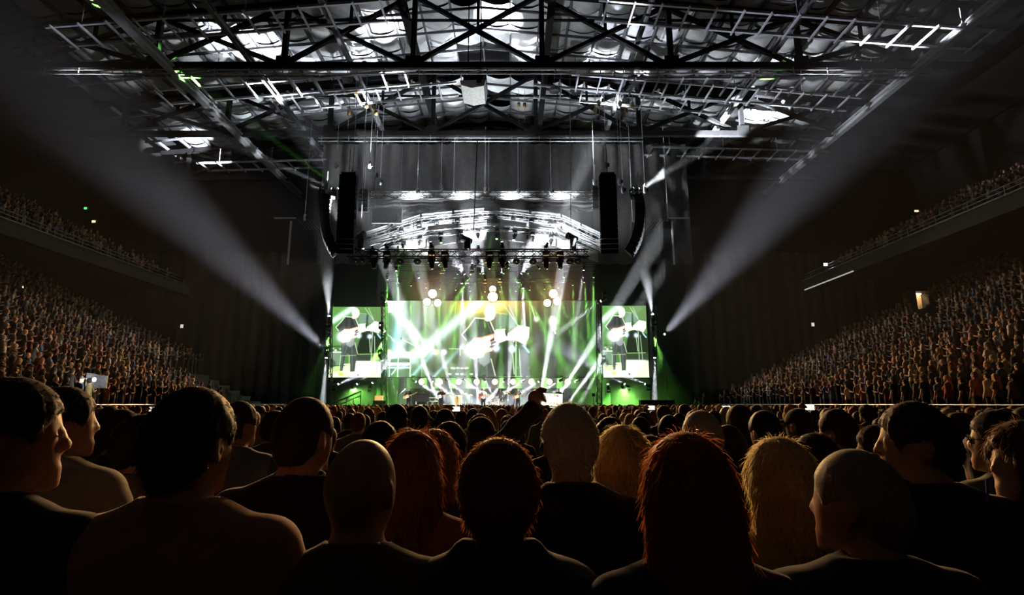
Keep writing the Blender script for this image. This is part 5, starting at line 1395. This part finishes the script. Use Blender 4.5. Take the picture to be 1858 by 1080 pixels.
# the raised phone and its bright picture
wr = PHB.matrix_basis @ Vector(WR); s_ = PHB.scale.x
ph = empty('phone', wr+Vector((.085,-.005,.045)), label='phone held up sideways with its bright screen filming the stage', cat='phone')
ph.rotation_euler = (R(-4), R(3), R(-4))
def phone_parts(ph, w=.15, h=.075):
    obj('case', MB().box((0,.004,0), (w, .009, h)).mesh('case'), black_metal, ph, True)
    m = bpy.data.materials.get('phone_picture')
    if m is None:
        m = bpy.data.materials.new('phone_picture'); m.use_nodes = True; nt = m.node_tree; bs = nt.nodes['Principled BSDF']
        tc = nt.nodes.new('ShaderNodeTexCoord'); nz = nt.nodes.new('ShaderNodeTexNoise'); nz.inputs['Scale'].default_value = 60
        nt.links.new(tc.outputs['Object'], nz.inputs['Vector']); rp = nt.nodes.new('ShaderNodeValToRGB')
        for pos, cc in ((.35,(.35,.12,.10,1)),(.42,(.55,.8,.4,1)),(.5,(1,.95,.85,1))):
            e = rp.color_ramp.elements.new(pos); e.color = cc
        rp.color_ramp.elements[0].color = (.02,.02,.03,1)
        nt.links.new(nz.outputs['Fac'], rp.inputs['Fac']); nt.links.new(rp.outputs['Color'], bs.inputs['Emission Color']); bs.inputs['Emission Strength'].default_value = 1.6
    obj('screen', MB().box((0,-.0016,0), (w*.92, .002, h*.9)).mesh('screen'), m, ph, True)
    obj('camera_bump', MB().box((w*.36,.010,h*.2), (.03,.006,.03)).mesh('camera_bump'), black_metal, ph, True)
phone_parts(ph)
# blue drink straw beside the woman at the right edge
q0, q1 = at(1785, 918, 1.75), at(1790, 870, 1.75)
t = empty('drink_cup', q0-Vector((0,0,.16)), label='dark drink cup with a blue straw at the right edge', cat='cup')
MB().lathe([(.03,-.16),(.042,0),(.04,.0)], q0, (0,0,1), 14).build('cup', black_metal, t, True)
MB().tube([q0-Vector((0,0,.1)), q1], .004, 6).build('straw', mat('blue_straw_plastic', (.1,.2,.8), .3, emit=(.1,.2,.9), estr=.0), t)

# ================================================================== everyone else
PV = [('a', dict(hair='short', seed=41)), ('b', dict(hair='full', seed=42, turn=-12)), ('c', dict(hair='long', fem=True, seed=43)), ('d', dict(hair='bob', fem=True, seed=44, turn=14)),
      ('e', dict(hair='buzz', w=1.1, seed=45)), ('f', dict(hair='bald', w=1.08, seed=46, turn=8)), ('g', dict(hair='cap', top='jacket', seed=47, turn=-20)), ('h', dict(hair='curly', fem=True, seed=48, turn=25)),
      ('i', dict(hair='short', top='hoodie', seed=49, turn=-30)), ('j', dict(hair='long', fem=True, top='jacket', seed=50, turn=30))]
PHONE_V = dict(hair='short', top='shirt', seed=51, arms={'r': ((.27,.20,1.46),(.20,.36,1.73))}, hand='phone')
WORDS = {'short': 'short {}hair', 'full': 'thick {}hair', 'long': 'long {}hair', 'bob': '{}bob', 'buzz': 'cropped {}hair', 'bald': 'bald head', 'cap': 'dark cap', 'curly': 'curly {}hair'}
HW = {'black': 'black ', 'dark': 'dark ', 'brown': 'brown ', 'auburn': 'auburn ', 'red': 'red ', 'blonde': 'blonde ', 'grey': 'grey ', 'white': 'white '}
rnd = random.Random(23); USED = set()
def crowd_person(x, y, z, h, face, where, group, v=None, tops=None):
    k, p = v or rnd.choice(PV)
    for _ in range(30):
        if v is None: k, p = rnd.choice(PV)
        hair = rnd.choice(['black','dark','dark','brown','brown','auburn','blonde','grey'])
        top = rnd.choice(tops or ['black','black','charcoal','navy','grey','olive','rust','white','steel_blue','plaid_brown'])
        label = 'person with ' + WORDS[p['hair']].format(HW[hair]) + ' and ' + top.replace('_', '-').replace('plaid-brown', 'brown') + ' top ' + where
        if label not in USED: break
    USED.add(label)
    return add_person(variant(k, p, .02), x, y, h, face, rnd.choice([0,0,1,3,2]), hair, top, label, group, z=z, feet=False)

# floor: rows of standing people; the nearest are objects of their own, the rest one mass
spots_floor = []
y = 2.7; row = 0
while y < 42.5:
    half = min(1.02*y+1.0, 40)
    x = max(-.98*y-.6, LX0+.8) + rnd.uniform(0, .4)
    while x < min(.98*y+.6, RX0-.8):
        jx, jy = x+rnd.uniform(-.13,.13), y+rnd.uniform(-.2,.2)
        if all((jx-a)**2+(jy-b)**2 > (.42)**2 for a, b, _ in HERO): spots_floor.append((jx, jy))
        x += rnd.uniform(.56, .78)
    y += .88 if y < 20 else 1.0; row += 1
FLOOR_N = 165
def where_floor(x, y):
    px = proj((x, y, 1.6))[0]
    a = 'far left' if px < 330 else 'left' if px < 700 else 'centre' if px < 1100 else 'right' if px < 1500 else 'far right'
    b = 'close' if y < 4.2 else 'a few rows' if y < 6.5 else 'deeper'
    return {'close': f'just behind the front people, {a}', 'a few rows': f'some rows into the floor crowd, {a}', 'deeper': f'deep in the floor crowd, {a}'}[b]
spots_floor.sort(key=lambda s: s[1])
ind, rest = [], []
for (x, y) in spots_floor:
    px, py = proj((x, y, 1.6))
    (ind if len(ind) < FLOOR_N and -20 < px < 1880 and y > 2.5 else rest).append((x, y))
for x, y in ind:
    crowd_person(x, y, 0, rnd.uniform(1.56, 1.76), facing(x, y)+rnd.uniform(-.15,.15), where_floor(x, y), 'people in the floor crowd')
# people filming with phones further in
for i, (px, py, D) in enumerate(((828, 744, 8.5), (1182, 746, 9.5), (1318, 752, 7.5), (1470, 752, 7.0), (278, 744, 9.0), (1003, 747, 12.0))):
    q = at(px, py, D); h = rnd.uniform(1.66, 1.72); s = h/1.755
    f_ = 0.0
    x = q.x-.30*s; y = D-.36*s
    rest = [r for r in rest if (r[0]-x)**2+(r[1]-y)**2 > .3]
    add_person(variant('ph', PHONE_V, .013), x, y, h, f_, 1, 'dark', 'black', f'person holding up a small lit phone, {ORD[i]} such from the left' if False else
               'person holding up a small lit phone ' + ('left of centre below the conga drums','right of the raised big phone','in front of the right aisle railing','near the man in the brown patterned shirt','at the left under the stand rail','just under the big raised phone')[i], 'people filming with phones', feet=False)
    pz = empty('phone', (x+.285*s, y+.35*s, 1.78*s), label='small glowing phone ' + ('left of centre below the conga drums','right of the raised big phone','in front of the right aisle railing','near the man in the brown patterned shirt','at the left under the stand rail','just under the big raised phone')[i], cat='phone', group='small phones in the crowd')
    phone_parts(pz)

# stands and balconies
tops_b = ['black','black','charcoal','charcoal','grey','white','cream','navy','navy','rust','blue','plaid_brown','olive']
bowl = []
for side, X0 in (('left', LX0), ('right', RX0)):
    s = -1 if side == 'left' else 1
    for i in range(27):
        x = X0+s*STEP*(i+.5); z = Z0+RISE*i
        yy = max(6, abs(x)/.97)
        yend = (YEND-.6) if side == 'right' else (YEND-.6 if i > 6 else 35.5)
        while yy < yend:
            px, py = proj((x, yy, z+1.5))
            hx, hy = proj((x, yy, z+1.8))
            if side == 'right' and 1650 < hx < 1702 and 525 < hy < 562: yy += .6; continue
            if -15 < px < 1875 and rnd.random() < .93: bowl.append((x+rnd.uniform(-.12,.12), yy, z, side, i))
            yy += rnd.uniform(.5, .66)
balc = []
for side, X0, ye in (('left', BLX, BLE), ('right', BRX, BRE)):
    s = -1 if side == 'left' else 1
    for i in range(10):
        x = X0+s*(.3+.9*(i+.5)); z = BZ+.5*i
        yy = max(10, abs(x)/1.0)
        while yy < ye-2.5-.6*i:
            px, py = proj((x, yy, z+1.4))
            if -15 < px < 1875 and rnd.random() < .85: balc.append((x+rnd.uniform(-.1,.1), yy, z, side))
            yy += rnd.uniform(.52, .75)
bowl.sort(key=lambda b: b[1])
BOWL_N = 75
for x, yy, z, side, i in bowl[:BOWL_N]:
    where = f"in the {'front row' if i < 1 else 'lower rows' if i < 5 else 'middle rows'} of the {side} stand"
    crowd_person(x, yy, z, rnd.uniform(1.58, 1.8), facing(x, yy)*.75+rnd.uniform(-.2,.2), where, f'people in the {side} stand', tops=tops_b)

# the mass: each figure a small closed mesh with hips, waist, shoulders, neck, head and two bent arms
def tiny(n=8):
    rings = [(.0,.13,.10,0,0),(.45,.15,.11,0,0),(.88,.17,.12,0,0),(.92,.18,.125,0,1),(1.1,.155,.11,0,1),(1.3,.20,.12,0,1),(1.40,.20,.10,-.01,1),(1.46,.10,.075,-.01,1),
             (1.49,.055,.055,0,2),(1.55,.062,.07,.015,2),(1.61,.078,.095,.01,2),(1.68,.076,.095,0,3),(1.73,.05,.065,0,3),(1.75,.012,.015,0,3)]
    V, C_, Fc = [], [], []
    for j, (z, rx, ry, yo, c_) in enumerate(rings):
        for k in range(n):
            a = 2*PI*(k+.5)/n; sx, sy = math.cos(a), math.sin(a)
            V.append((rx*sx, ry*sy+yo, z)); C_.append(3 if (c_ == 2 and z > 1.5 and sy < .25) else c_)
    for j in range(len(rings)-1):
        for k in range(n): Fc.append((j*n+k, j*n+(k+1) % n, (j+1)*n+(k+1) % n, (j+1)*n+k))
    for s in (-1, 1):
        P = [((s*.20,0,1.37),.055,1),((s*.25,.02,1.14),.045,1),((s*.10,.24,1.2),.035,2),((s*.04,.30,1.26),.03,2)]
        b0 = len(V)
        for (c, r, cc) in P:
            for k in range(4): a = PI/2*k+.4; V.append((c[0]+r*math.cos(a), c[1]+.3*r*math.sin(a), c[2]+r*math.sin(a))); C_.append(cc)
        for j in range(3):
            for k in range(4): Fc.append((b0+j*4+k, b0+j*4+(k+1) % 4, b0+(j+1)*4+(k+1) % 4, b0+(j+1)*4+k))
    return np.array(V), np.array(C_), np.array(Fc)
tv, tc_, tf = tiny()
PAL_T = np.array([(.02,.02,.02),(.05,.05,.055),(.2,.2,.2),(.55,.53,.5),(.42,.36,.28),(.05,.06,.12),(.25,.09,.06),(.1,.15,.35),(.5,.2,.25),(.15,.12,.08),(.3,.25,.1),(.03,.03,.03)])
PAL_S = np.array([(.50,.29,.20),(.42,.23,.15),(.28,.15,.095),(.58,.36,.27)])
PAL_H = np.array([(.012,.010,.009),(.03,.02,.014),(.075,.04,.02),(.2,.065,.02),(.5,.32,.14),(.33,.31,.29)])
mass = [(x, y, 0, rnd.uniform(1.56, 1.76), 0) for x, y in rest] + [(x, y, z, rnd.uniform(1.55, 1.8), 1) for x, y, z, _, _ in bowl[BOWL_N:]] + [(x, y, z, rnd.uniform(1.3, 1.75), 1) for x, y, z, _ in balc]
AV, AC, AF = [], [], []
for i, (x, y, z, h, k) in enumerate(mass):
    a = facing(x, y)*(.75 if k else 1)+rnd.uniform(-.2,.2); s = h/1.75; ca_, sa_ = math.cos(a), math.sin(a)
    v = tv*s*np.array((rnd.uniform(.95,1.15), rnd.uniform(.95,1.15), 1)); v = np.stack([v[:,0]*ca_-v[:,1]*sa_+x, v[:,0]*sa_+v[:,1]*ca_+y, v[:,2]+z], 1)
    pal = np.stack([np.array((.02,.02,.03)), PAL_T[rnd.randrange(len(PAL_T) if k else 6)]*rnd.choice((.25,.4,.6,1.0,1.2)), PAL_S[rnd.randrange(4)], PAL_H[rnd.randrange(6)]])
    AV.append(v); AC.append(pal[tc_]); AF.append(tf+i*len(tv))
me = raw_mesh('crowd', np.concatenate(AV), np.concatenate(AF), None)
ca_ = me.color_attributes.new('tint', 'FLOAT_COLOR', 'POINT')
cc = np.ones((len(AV)*len(tv), 4), np.float32); cc[:, :3] = np.concatenate(AC); ca_.data.foreach_set('color', cc.reshape(-1))
cm = bpy.data.materials.new('crowd_clothes_skin_hair'); cm.use_nodes = True; nt = cm.node_tree
an = nt.nodes.new('ShaderNodeAttribute'); an.attribute_name = 'tint'; nt.links.new(an.outputs['Color'], nt.nodes['Principled BSDF'].inputs['Base Color']); nt.nodes['Principled BSDF'].inputs['Roughness'].default_value = .8
obj('crowd', me, cm, label='countless far people on the floor, in the stands and on the balconies', cat='crowd', kind='stuff')
print('PEOPLE', len(ind), len(rest), len(bowl), len(balc), len(HERO))

# unseen fill lamp added behind the camera, lifting the backs of the near people
p = Vector((AX, -7.0, 13.0))
t = empty('added_fill_lamp', p, label='added dim fill lamp hung above the rear of the arena floor', cat='lamp')
MB().lathe([(.08,.3),(.3,.2),(.34,0),(.3,-.02)], p, (0,0,1), 16).build('shade', black_metal, t, True)
MB().lathe([(.28,-.02),(.1,-.05)], p, (0,0,1), 16).build('lens', lens((1,.85,.7), 2, 'dim_fill_lens'), t)
MB().bar(p+Vector((0,0,.25)), Vector((p.x, p.y, 35.6)), .05).build('hanger', black_metal, t)
spot(t, p-Vector((0,0,.1)), (0, 2.5, 1.2), (1,.86,.72), 45, 32, .8, .25, 'lamp_light')
# ================================================================== the band on stage
BANDP = dict(arms={'l': ((-.34,.10,1.14),(-.42,.28,1.20)), 'r': ((.31,-.04,1.13),(.12,.22,1.06))}, seed=61)
def stage_person(px, Y, h, p, skin, hair, top, label, face=PI, legs='black', z=None):
    x = at(px, 735, Y).x
    ms = variant('band' + label[:18], p, .018)
    return add_person(ms, x, Y, h, face, skin, hair, top, label, 'musicians on the stage', z=SZ if z is None else z, legs=legs)
def guitar(px, Y, m, label, tilt=16, z=SZ+1.06):
    x = at(px, 735, Y).x
    g = empty('electric_guitar', (x-.12, Y-.27, z), label=label, cat='guitar', group='guitars of the musicians')
    g.rotation_euler = (0, R(-tilt), 0)
    out = []
    for a in np.linspace(0, 2*PI, 26, endpoint=False):
        r = .19 + .035*math.cos(2*a) + (.05*math.exp(-((a-.75)/.28)**2)) + (.04*math.exp(-((a-5.55)/.28)**2)) - .03*math.exp(-((a-0)/.3)**2)
        out.append((-.05+1.15*r*math.cos(a), 0, .82*r*math.sin(a)))
    obj('body', MB().prism(out, (0,.045,0)).mesh('body'), m, g, True)
    obj('pickguard', MB().prism([(-.12,-.006,-.09),(.12,-.006,-.10),(.14,-.006,.05),(-.02,-.006,.03)], (0,.005,0)).mesh('pickguard'), white_paint, g, True)
    nk = obj('neck', MB().box((.46,.01,.0), (.62,.03,.052)).mesh('neck'), mat('maple_neck', (.45,.28,.12), .4), g, True)
    obj('headstock', MB().prism([(.77,0,-.03),(.93,0,-.01),(.95,0,.07),(.80,0,.04)], (0,.02,0)).mesh('headstock'), MATS['maple_neck'], nk, True)
    obj('bridge', MB().box((-.13,-.012,0), (.05,.02,.09)).mesh('bridge'), truss_alu, g, True)
    return g
stage_person(741, 46.4, 1.80, dict(BANDP, hair='cap', top='jacket', seed=62), 0, 'dark', 'black', 'guitarist in black with a dark hat at the left of the band')
guitar(741, 46.4, mat('honey_sunburst_wood', (.75,.42,.08), .3), 'honey coloured guitar of the left guitarist in black', 22)
stage_person(800, 46.4, 1.74, dict(BANDP, hair='long', fem=True, seed=63), 3, 'blonde', 'black', 'long blonde-haired guitarist in black with a pale guitar')
guitar(800, 46.4, white_paint, 'white guitar of the long blonde-haired guitarist')
stage_person(877, 46.2, 1.80, dict(BANDP, hair='short', top='shirt', seed=64), 3, 'white', 'white', 'white-haired singer in a white shirt at stage centre')
guitar(877, 46.2, mat('red_guitar_lacquer', (.55,.07,.03), .25), 'red guitar of the white-haired singer')
x = at(877, 735, 46.2).x
stage_person(940, 46.8, 1.72, dict(BANDP, hair='long', fem=True, seed=65), 0, 'brown', 'charcoal', 'long-haired guitarist right of the drum kit')
guitar(940, 46.8, MATS['honey_sunburst_wood'], 'guitar of the long-haired player right of the drum kit', 25)
stage_person(1014, 47.4, 1.76, dict(hair='bald', seed=66), 0, 'grey', 'black', 'musician at the right side of the stage behind the raised phone')
stage_person(768, 48.6, 1.66, dict(hair='short', seed=67), 0, 'dark', 'teal', 'keyboard player behind the black keyboard stand')
stage_person(908, 48.9, 1.70, dict(hair='short', seed=68, arms={'l': ((-.33,.12,1.12),(-.28,.34,1.22)), 'r': ((.33,.12,1.12),(.28,.34,1.26))}), 0, 'grey', 'grey', 'drummer seated behind the drum kit', z=SZ+.05)
wood = mat('golden_conga_wood', (.75,.48,.18), .35, 0, .2, 6); skinm = mat('drum_skin_white', (.85,.84,.8), .5); chrome = mat('chrome_hardware', (.7,.72,.7), .2, .9, .05, 4)
brass = mat('brass_cymbal', (.75,.62,.30), .25, .8, .1, 6)
for i, px in enumerate((825.5, 834)):
    b = at(px, 735, 47.2); b.z = SZ
    t = empty('conga_drum', b, label=f"{('left','right')[i]} golden wooden conga drum beside the singer", cat='drum', group='conga drums')
    MB().lathe([(.12,.0),(.13,.15),(.17,.45),(.19,.7),(.175,1.0),(.17,1.02)], b+Vector((0,0,.12)), (0,0,1), 16).build('shell', wood, t, True)
    MB().lathe([(.185,0),(.185,.05),(.16,.06)], b+Vector((0,0,1.12)), (0,0,1), 16).build('rim', chrome, t)
    MB().lathe([(.165,0),(.15,.012)], b+Vector((0,0,1.175)), (0,0,1), 16).build('drum_head', skinm, t)
    for a in range(3): MB().bar(b+Vector((.2*math.cos(a*2.1),.2*math.sin(a*2.1),0)), b+Vector((.13*math.cos(a*2.1),.13*math.sin(a*2.1),.3)), .025).build('stand_leg', chrome, t)
def cymbal(px, py, Y, r, label):
    p = at(px, py, Y); b = Vector((p.x, p.y, SZ))
    t = empty('cymbal', b, label=label, cat='cymbal', group='cymbals on stands')
    MB().lathe([(r,0),(r*.6,.025),(.06,.04),(.05,.075),(.01,.08)], p, (.12,-.28,1), 18).build('plate', brass, t, True)
    MB().tube([b+Vector((0,0,.35)), p], .014, 6).build('stand', chrome, t)
    for a in range(3): MB().bar(b+Vector((.28*math.cos(a*2.1+.4),.28*math.sin(a*2.1+.4),0)), b+Vector((0,0,.4)), .02).build('stand_leg', chrome, t)
for i, (px, py, Y, r) in enumerate(((815,714.5,47.6,.26), (823,718,47.9,.2), (845,715.5,47.5,.24), (854,718,47.7,.17), (886,716,48.2,.22), (921,712.5,48.2,.26), (928,717,48.0,.22))):
    cymbal(px, py, Y, r, f'{ORD[i]} brass cymbal from the left on a chrome stand')
dk = at(897, 735, 48.0); dk.z = SZ
t = empty('drum_kit', dk, label='white drum kit behind the singer', cat='drum kit')
shell = mat('white_pearl_shell', (.75,.72,.6), .25, 0, .1, 8); wsh = mat('honey_drum_shell', (.7,.45,.15), .3)
o = MB().lathe([(.29,-.22),(.30,-.2),(.30,.2),(.29,.22)], dk+Vector((.05,0,.32)), (0,1,0), 20).build('bass_drum', wsh, t, True)
MB().lathe([(.27,0),(.26,.01)], dk+Vector((.05,-.235,.32)), (0,1,0), 20).build('drum_head', skinm, o)
for dx, dz, r in ((-.30,.72,.17),(.02,.82,.16),(.34,.82,.16),(.66,.55,.22),(-.62,.62,.18)):
    o = MB().lathe([(r,-.13),(r*1.03,-.1),(r*1.03,.1),(r,.13)], dk+Vector((dx,-.05,dz)), (0,-.3,1), 16).build('tom_drum', shell, t, True)
    MB().lathe([(r*.97,.132),(r*.9,.14)], dk+Vector((dx,-.05,dz)), (0,-.3,1), 16).build('drum_head', skinm, o)
    MB().bar(dk+Vector((dx,0,0)), dk+Vector((dx,-.03,dz-.1)), .03).build('leg', chrome, t)
MB().tube([dk+Vector((1.0,.1,0)), dk+Vector((1.0,.1,1.5)), dk+Vector((1.5,.1,1.6))], .02, 6).build('boom_stand', chrome, t)
# keyboard stand with its black front panel
a, b = at(753, 716, 47.6), at(778, 729, 47.6)
t = empty('keyboard_stand', ((a.x+b.x)/2, 47.6, SZ), label='black fronted keyboard on a stand left of the blonde guitarist', cat='keyboard')
MB().box(((a.x+b.x)/2, 47.6, (a.z+b.z)/2), (b.x-a.x, .06, a.z-b.z)).build('front_panel', black_metal, t)
MB().box(((a.x+b.x)/2, 47.85, a.z+.04), (b.x-a.x+.1, .4, .1)).build('keyboard', black_metal, t)
MB().box(((a.x+b.x)/2+.1, 47.9, a.z+.1), (b.x-a.x-.1, .16, .02)).build('keys', white_paint, t)
for x in (a.x+.1, b.x-.1): MB().bar((x, 47.7, SZ), (x, 47.7, b.z), .05).build('leg', chrome, t)
a = at(785, 722, 47.9)
t = empty('keyboard_rack', (a.x, 47.9, SZ), label='two-tier chrome keyboard rack behind the blonde guitarist', cat='keyboard')
for dz in (0, .28): MB().box((a.x, 47.9, a.z-dz), (1.0, .34, .07)).build('keyboard', chrome if dz else white_paint, t)
for s in (-1, 1): MB().bar((a.x-s*.4, 47.9, SZ), (a.x+s*.35, 47.9, a.z), .04).build('leg', chrome, t)
# amplifiers and cases
def amp(px, py, Y, w, h, m, label, knob=True):
    p = at(px, 735, Y)
    t = empty('amplifier', (p.x, Y, SZ), label=label, cat='amplifier', group='amplifiers and cases on the stage')
    MB().box((p.x, Y, SZ+h/2), (w, .4, h)).build('cabinet', m, t)
    MB().box((p.x, Y-.21, SZ+h*.42), (w*.86, .02, h*.7)).build('grille', mat('amp_grille_cloth', (.12,.1,.08), .8), t)
    if knob: MB().box((p.x, Y-.21, SZ+h*.9), (w*.86, .03, h*.1)).build('control_panel', chrome, t)
tan = mat('tan_amp_vinyl', (.6,.38,.14), .6)
amp(689, 0, 46.2, 1.0, .75, black_metal, 'dark amplifier case at the left wing of the stage')
amp(767, 0, 47.0, .62, .42, tan, 'small tan amplifier in front of the keyboard')
amp(735, 0, 47.6, .6, .4, tan, 'small tan amplifier beside the left guitarist')
amp(812, 0, 48.2, .9, .5, mat('grey_case', (.25,.26,.25), .5), 'grey flight case left of the congas')
amp(848, 0, 48.4, .8, .5, black_metal, 'dark case between the congas and the singer')
p = at(688, 716, 46.2)
MB().box((p.x, 46.2, SZ+.75+.2), (.62, .35, .38)).build('amplifier', mat('lit_amp_face', (.7,.45,.2), .5, emit=(1,.55,.2), estr=.8), label='small glowing amplifier head on the dark case at the left wing', cat='amplifier')
def mic_stand(px, Y, h, lean, label):
    p = at(px, 735, Y); b = Vector((p.x, Y, SZ))
    t = empty('microphone_stand', b, label=label, cat='microphone stand', group='microphone stands')
    MB().lathe([(.16,0),(.15,.03),(.03,.05)], b, (0,0,1), 12).build('base', black_metal, t)
    MB().tube([b, b+Vector((0,0,h*.75))], .014, 6).build('pole', chrome, t)
    MB().tube([b+Vector((-lean*.3,0,h*.62)), b+Vector((lean,-.1,h))], .012, 6).build('boom', chrome, t)
    MB().lathe([(.018,-.1),(.03,0),(.032,.05),(.01,.08)], b+Vector((lean,-.1,h)), (lean,-.2,.2), 8).build('microphone', black_metal, t)
mic_stand(724, 46.2, 1.75, .55, 'microphone stand with long boom left of the left guitarist')
mic_stand(873, 45.8, 1.70, .12, 'microphone stand in front of the singer')
mic_stand(795, 45.9, 1.60, .12, 'microphone stand in front of the blonde guitarist')
mic_stand(933, 46.3, 1.65, .2, 'microphone stand right of the drum kit')
p = at(1077, 735, 45.5); b = Vector((p.x, 45.5, SZ))
t = empty('stage_camera', b, label='small camera on a thin stand at the right of the stage', cat='camera')
for a_ in range(3): MB().bar(b+Vector((.35*math.cos(a_*2.1),.35*math.sin(a_*2.1),0)), b+Vector((0,0,.5)), .03).build('leg', black_metal, t)
MB().bar(b+Vector((0,0,.45)), b+Vector((0,0,1.05)), .04).build('post', black_metal, t)
MB().box(b+Vector((0,0,1.2)), (.22,.35,.26)).build('body', black_metal, t)
MB().lathe([(.09,0),(.1,.12),(.07,.13)], b+Vector((0,-.28,1.2)), (0,1,0), 10).build('lens', L_OFF, t)
# wing rails, ramps and side cases
gr = mat('grey_wing_rail', (.3,.32,.3), .5, .4)
def wing_rail(pts, Y, label):
    P = [at(x, y, Y) for x, y in pts]
    t = empty('ramp_rail', P[0], label=label, cat='railing', group='ramp rails at the stage wings')
    MB().tube(P, .06, 6).build('handrail', gr, t)
    MB().tube([q-Vector((0,0,.35)) for q in P], .04, 6).build('mid_rail', gr, t)
    for i in range(5):
        k = i/4*(len(P)-1); j = min(int(k), len(P)-2); q = P[j].lerp(P[j+1], k-j); MB().bar(Vector((q.x, q.y, min(SZ, q.z-.2))), q, .05).build('post', gr, t)
wing_rail([(600,733),(628,722),(655,710)], 46.0, 'sloping ramp rail lit green at the left wing')
wing_rail([(1080,730),(1100,738),(1165,738)], 46.0, 'low ramp rail lit green at the right wing')
a, b = at(1163, 727, 44.9), at(1225, 742, 44.9)
t = empty('stage_case', ((a.x+b.x)/2, 45.2, 0), label='long dark stage box at the right end of the stage', cat='box')
MB().box(((a.x+b.x)/2, 45.3, (a.z)/2), (b.x-a.x, .8, a.z)).build('body', black_metal, t)
MB().box(((a.x+b.x)/2, 45.3, a.z+.02), (b.x-a.x+.06, .86, .05)).build('lid', gr, t)
# followspots pick out the musicians
for px0, tx, Y in ((655,741,46.4), (848,877,46.2), (1040,800,46.4), (1040,940,46.8)):
    p = at(px0, 436, FT-.4); q = at(tx, 720, Y)
    h_ = [o for o in COL.objects if o.name.startswith('followspot') and abs(o.location.x-at(px0,455,FT).x) < .3][0]
    spot(h_, p, q, (1,.97,.92), 110000, 2.6, .5, .08)
# security staff in green vests at the end of the right stand
for i, (px, py) in enumerate(((1262,722),(1272,726),(1282,712))):
    q = at(px, py, 43.0)
    add_person(variant('a', PV[0][1], .02), q.x, 43.0+i*.3, 1.75, R(40), 0, 'dark', mat('cloth_green_vest', (.18,.6,.05), .8) if i < 2 else 'grey',
               ['leftmost steward in a green vest at the stage end of the right stand','second steward in a green vest at the stage end of the right stand','person in grey standing above the stewards by the right stand'][i], 'stewards by the right stand', z=max(0, q.z-1.75), feet=False)
# fill lamps added along the stage lip, unseen behind the crowd, brightening the band
for i, px in enumerate((735, 775, 815, 860, 900, 945, 1005)):
    p = at(px, 735, 44.25); p.z = SZ
    t = empty('stage_fill_lamp', p, label=f'{ORD[i]} added fill lamp from the left on the front lip of the stage', cat='stage lamp', group='added fill lamps on the stage lip')
    MB().box(p+Vector((0,0,.05)), (.3,.14,.1)).build('housing', black_metal, t)
    MB().prism([p+Vector((-.13,.071,.02)), p+Vector((.13,.071,.02)), p+Vector((.13,.071,.09)), p+Vector((-.13,.071,.09))], (0,.01,0)).build('lens', L_WHITE, t)
    spot(t, p+Vector((0,.12,.08)), p+Vector((0,2.2,1.0)), (1,.95,.86), 170, 48, .6, .06, 'lamp_light')
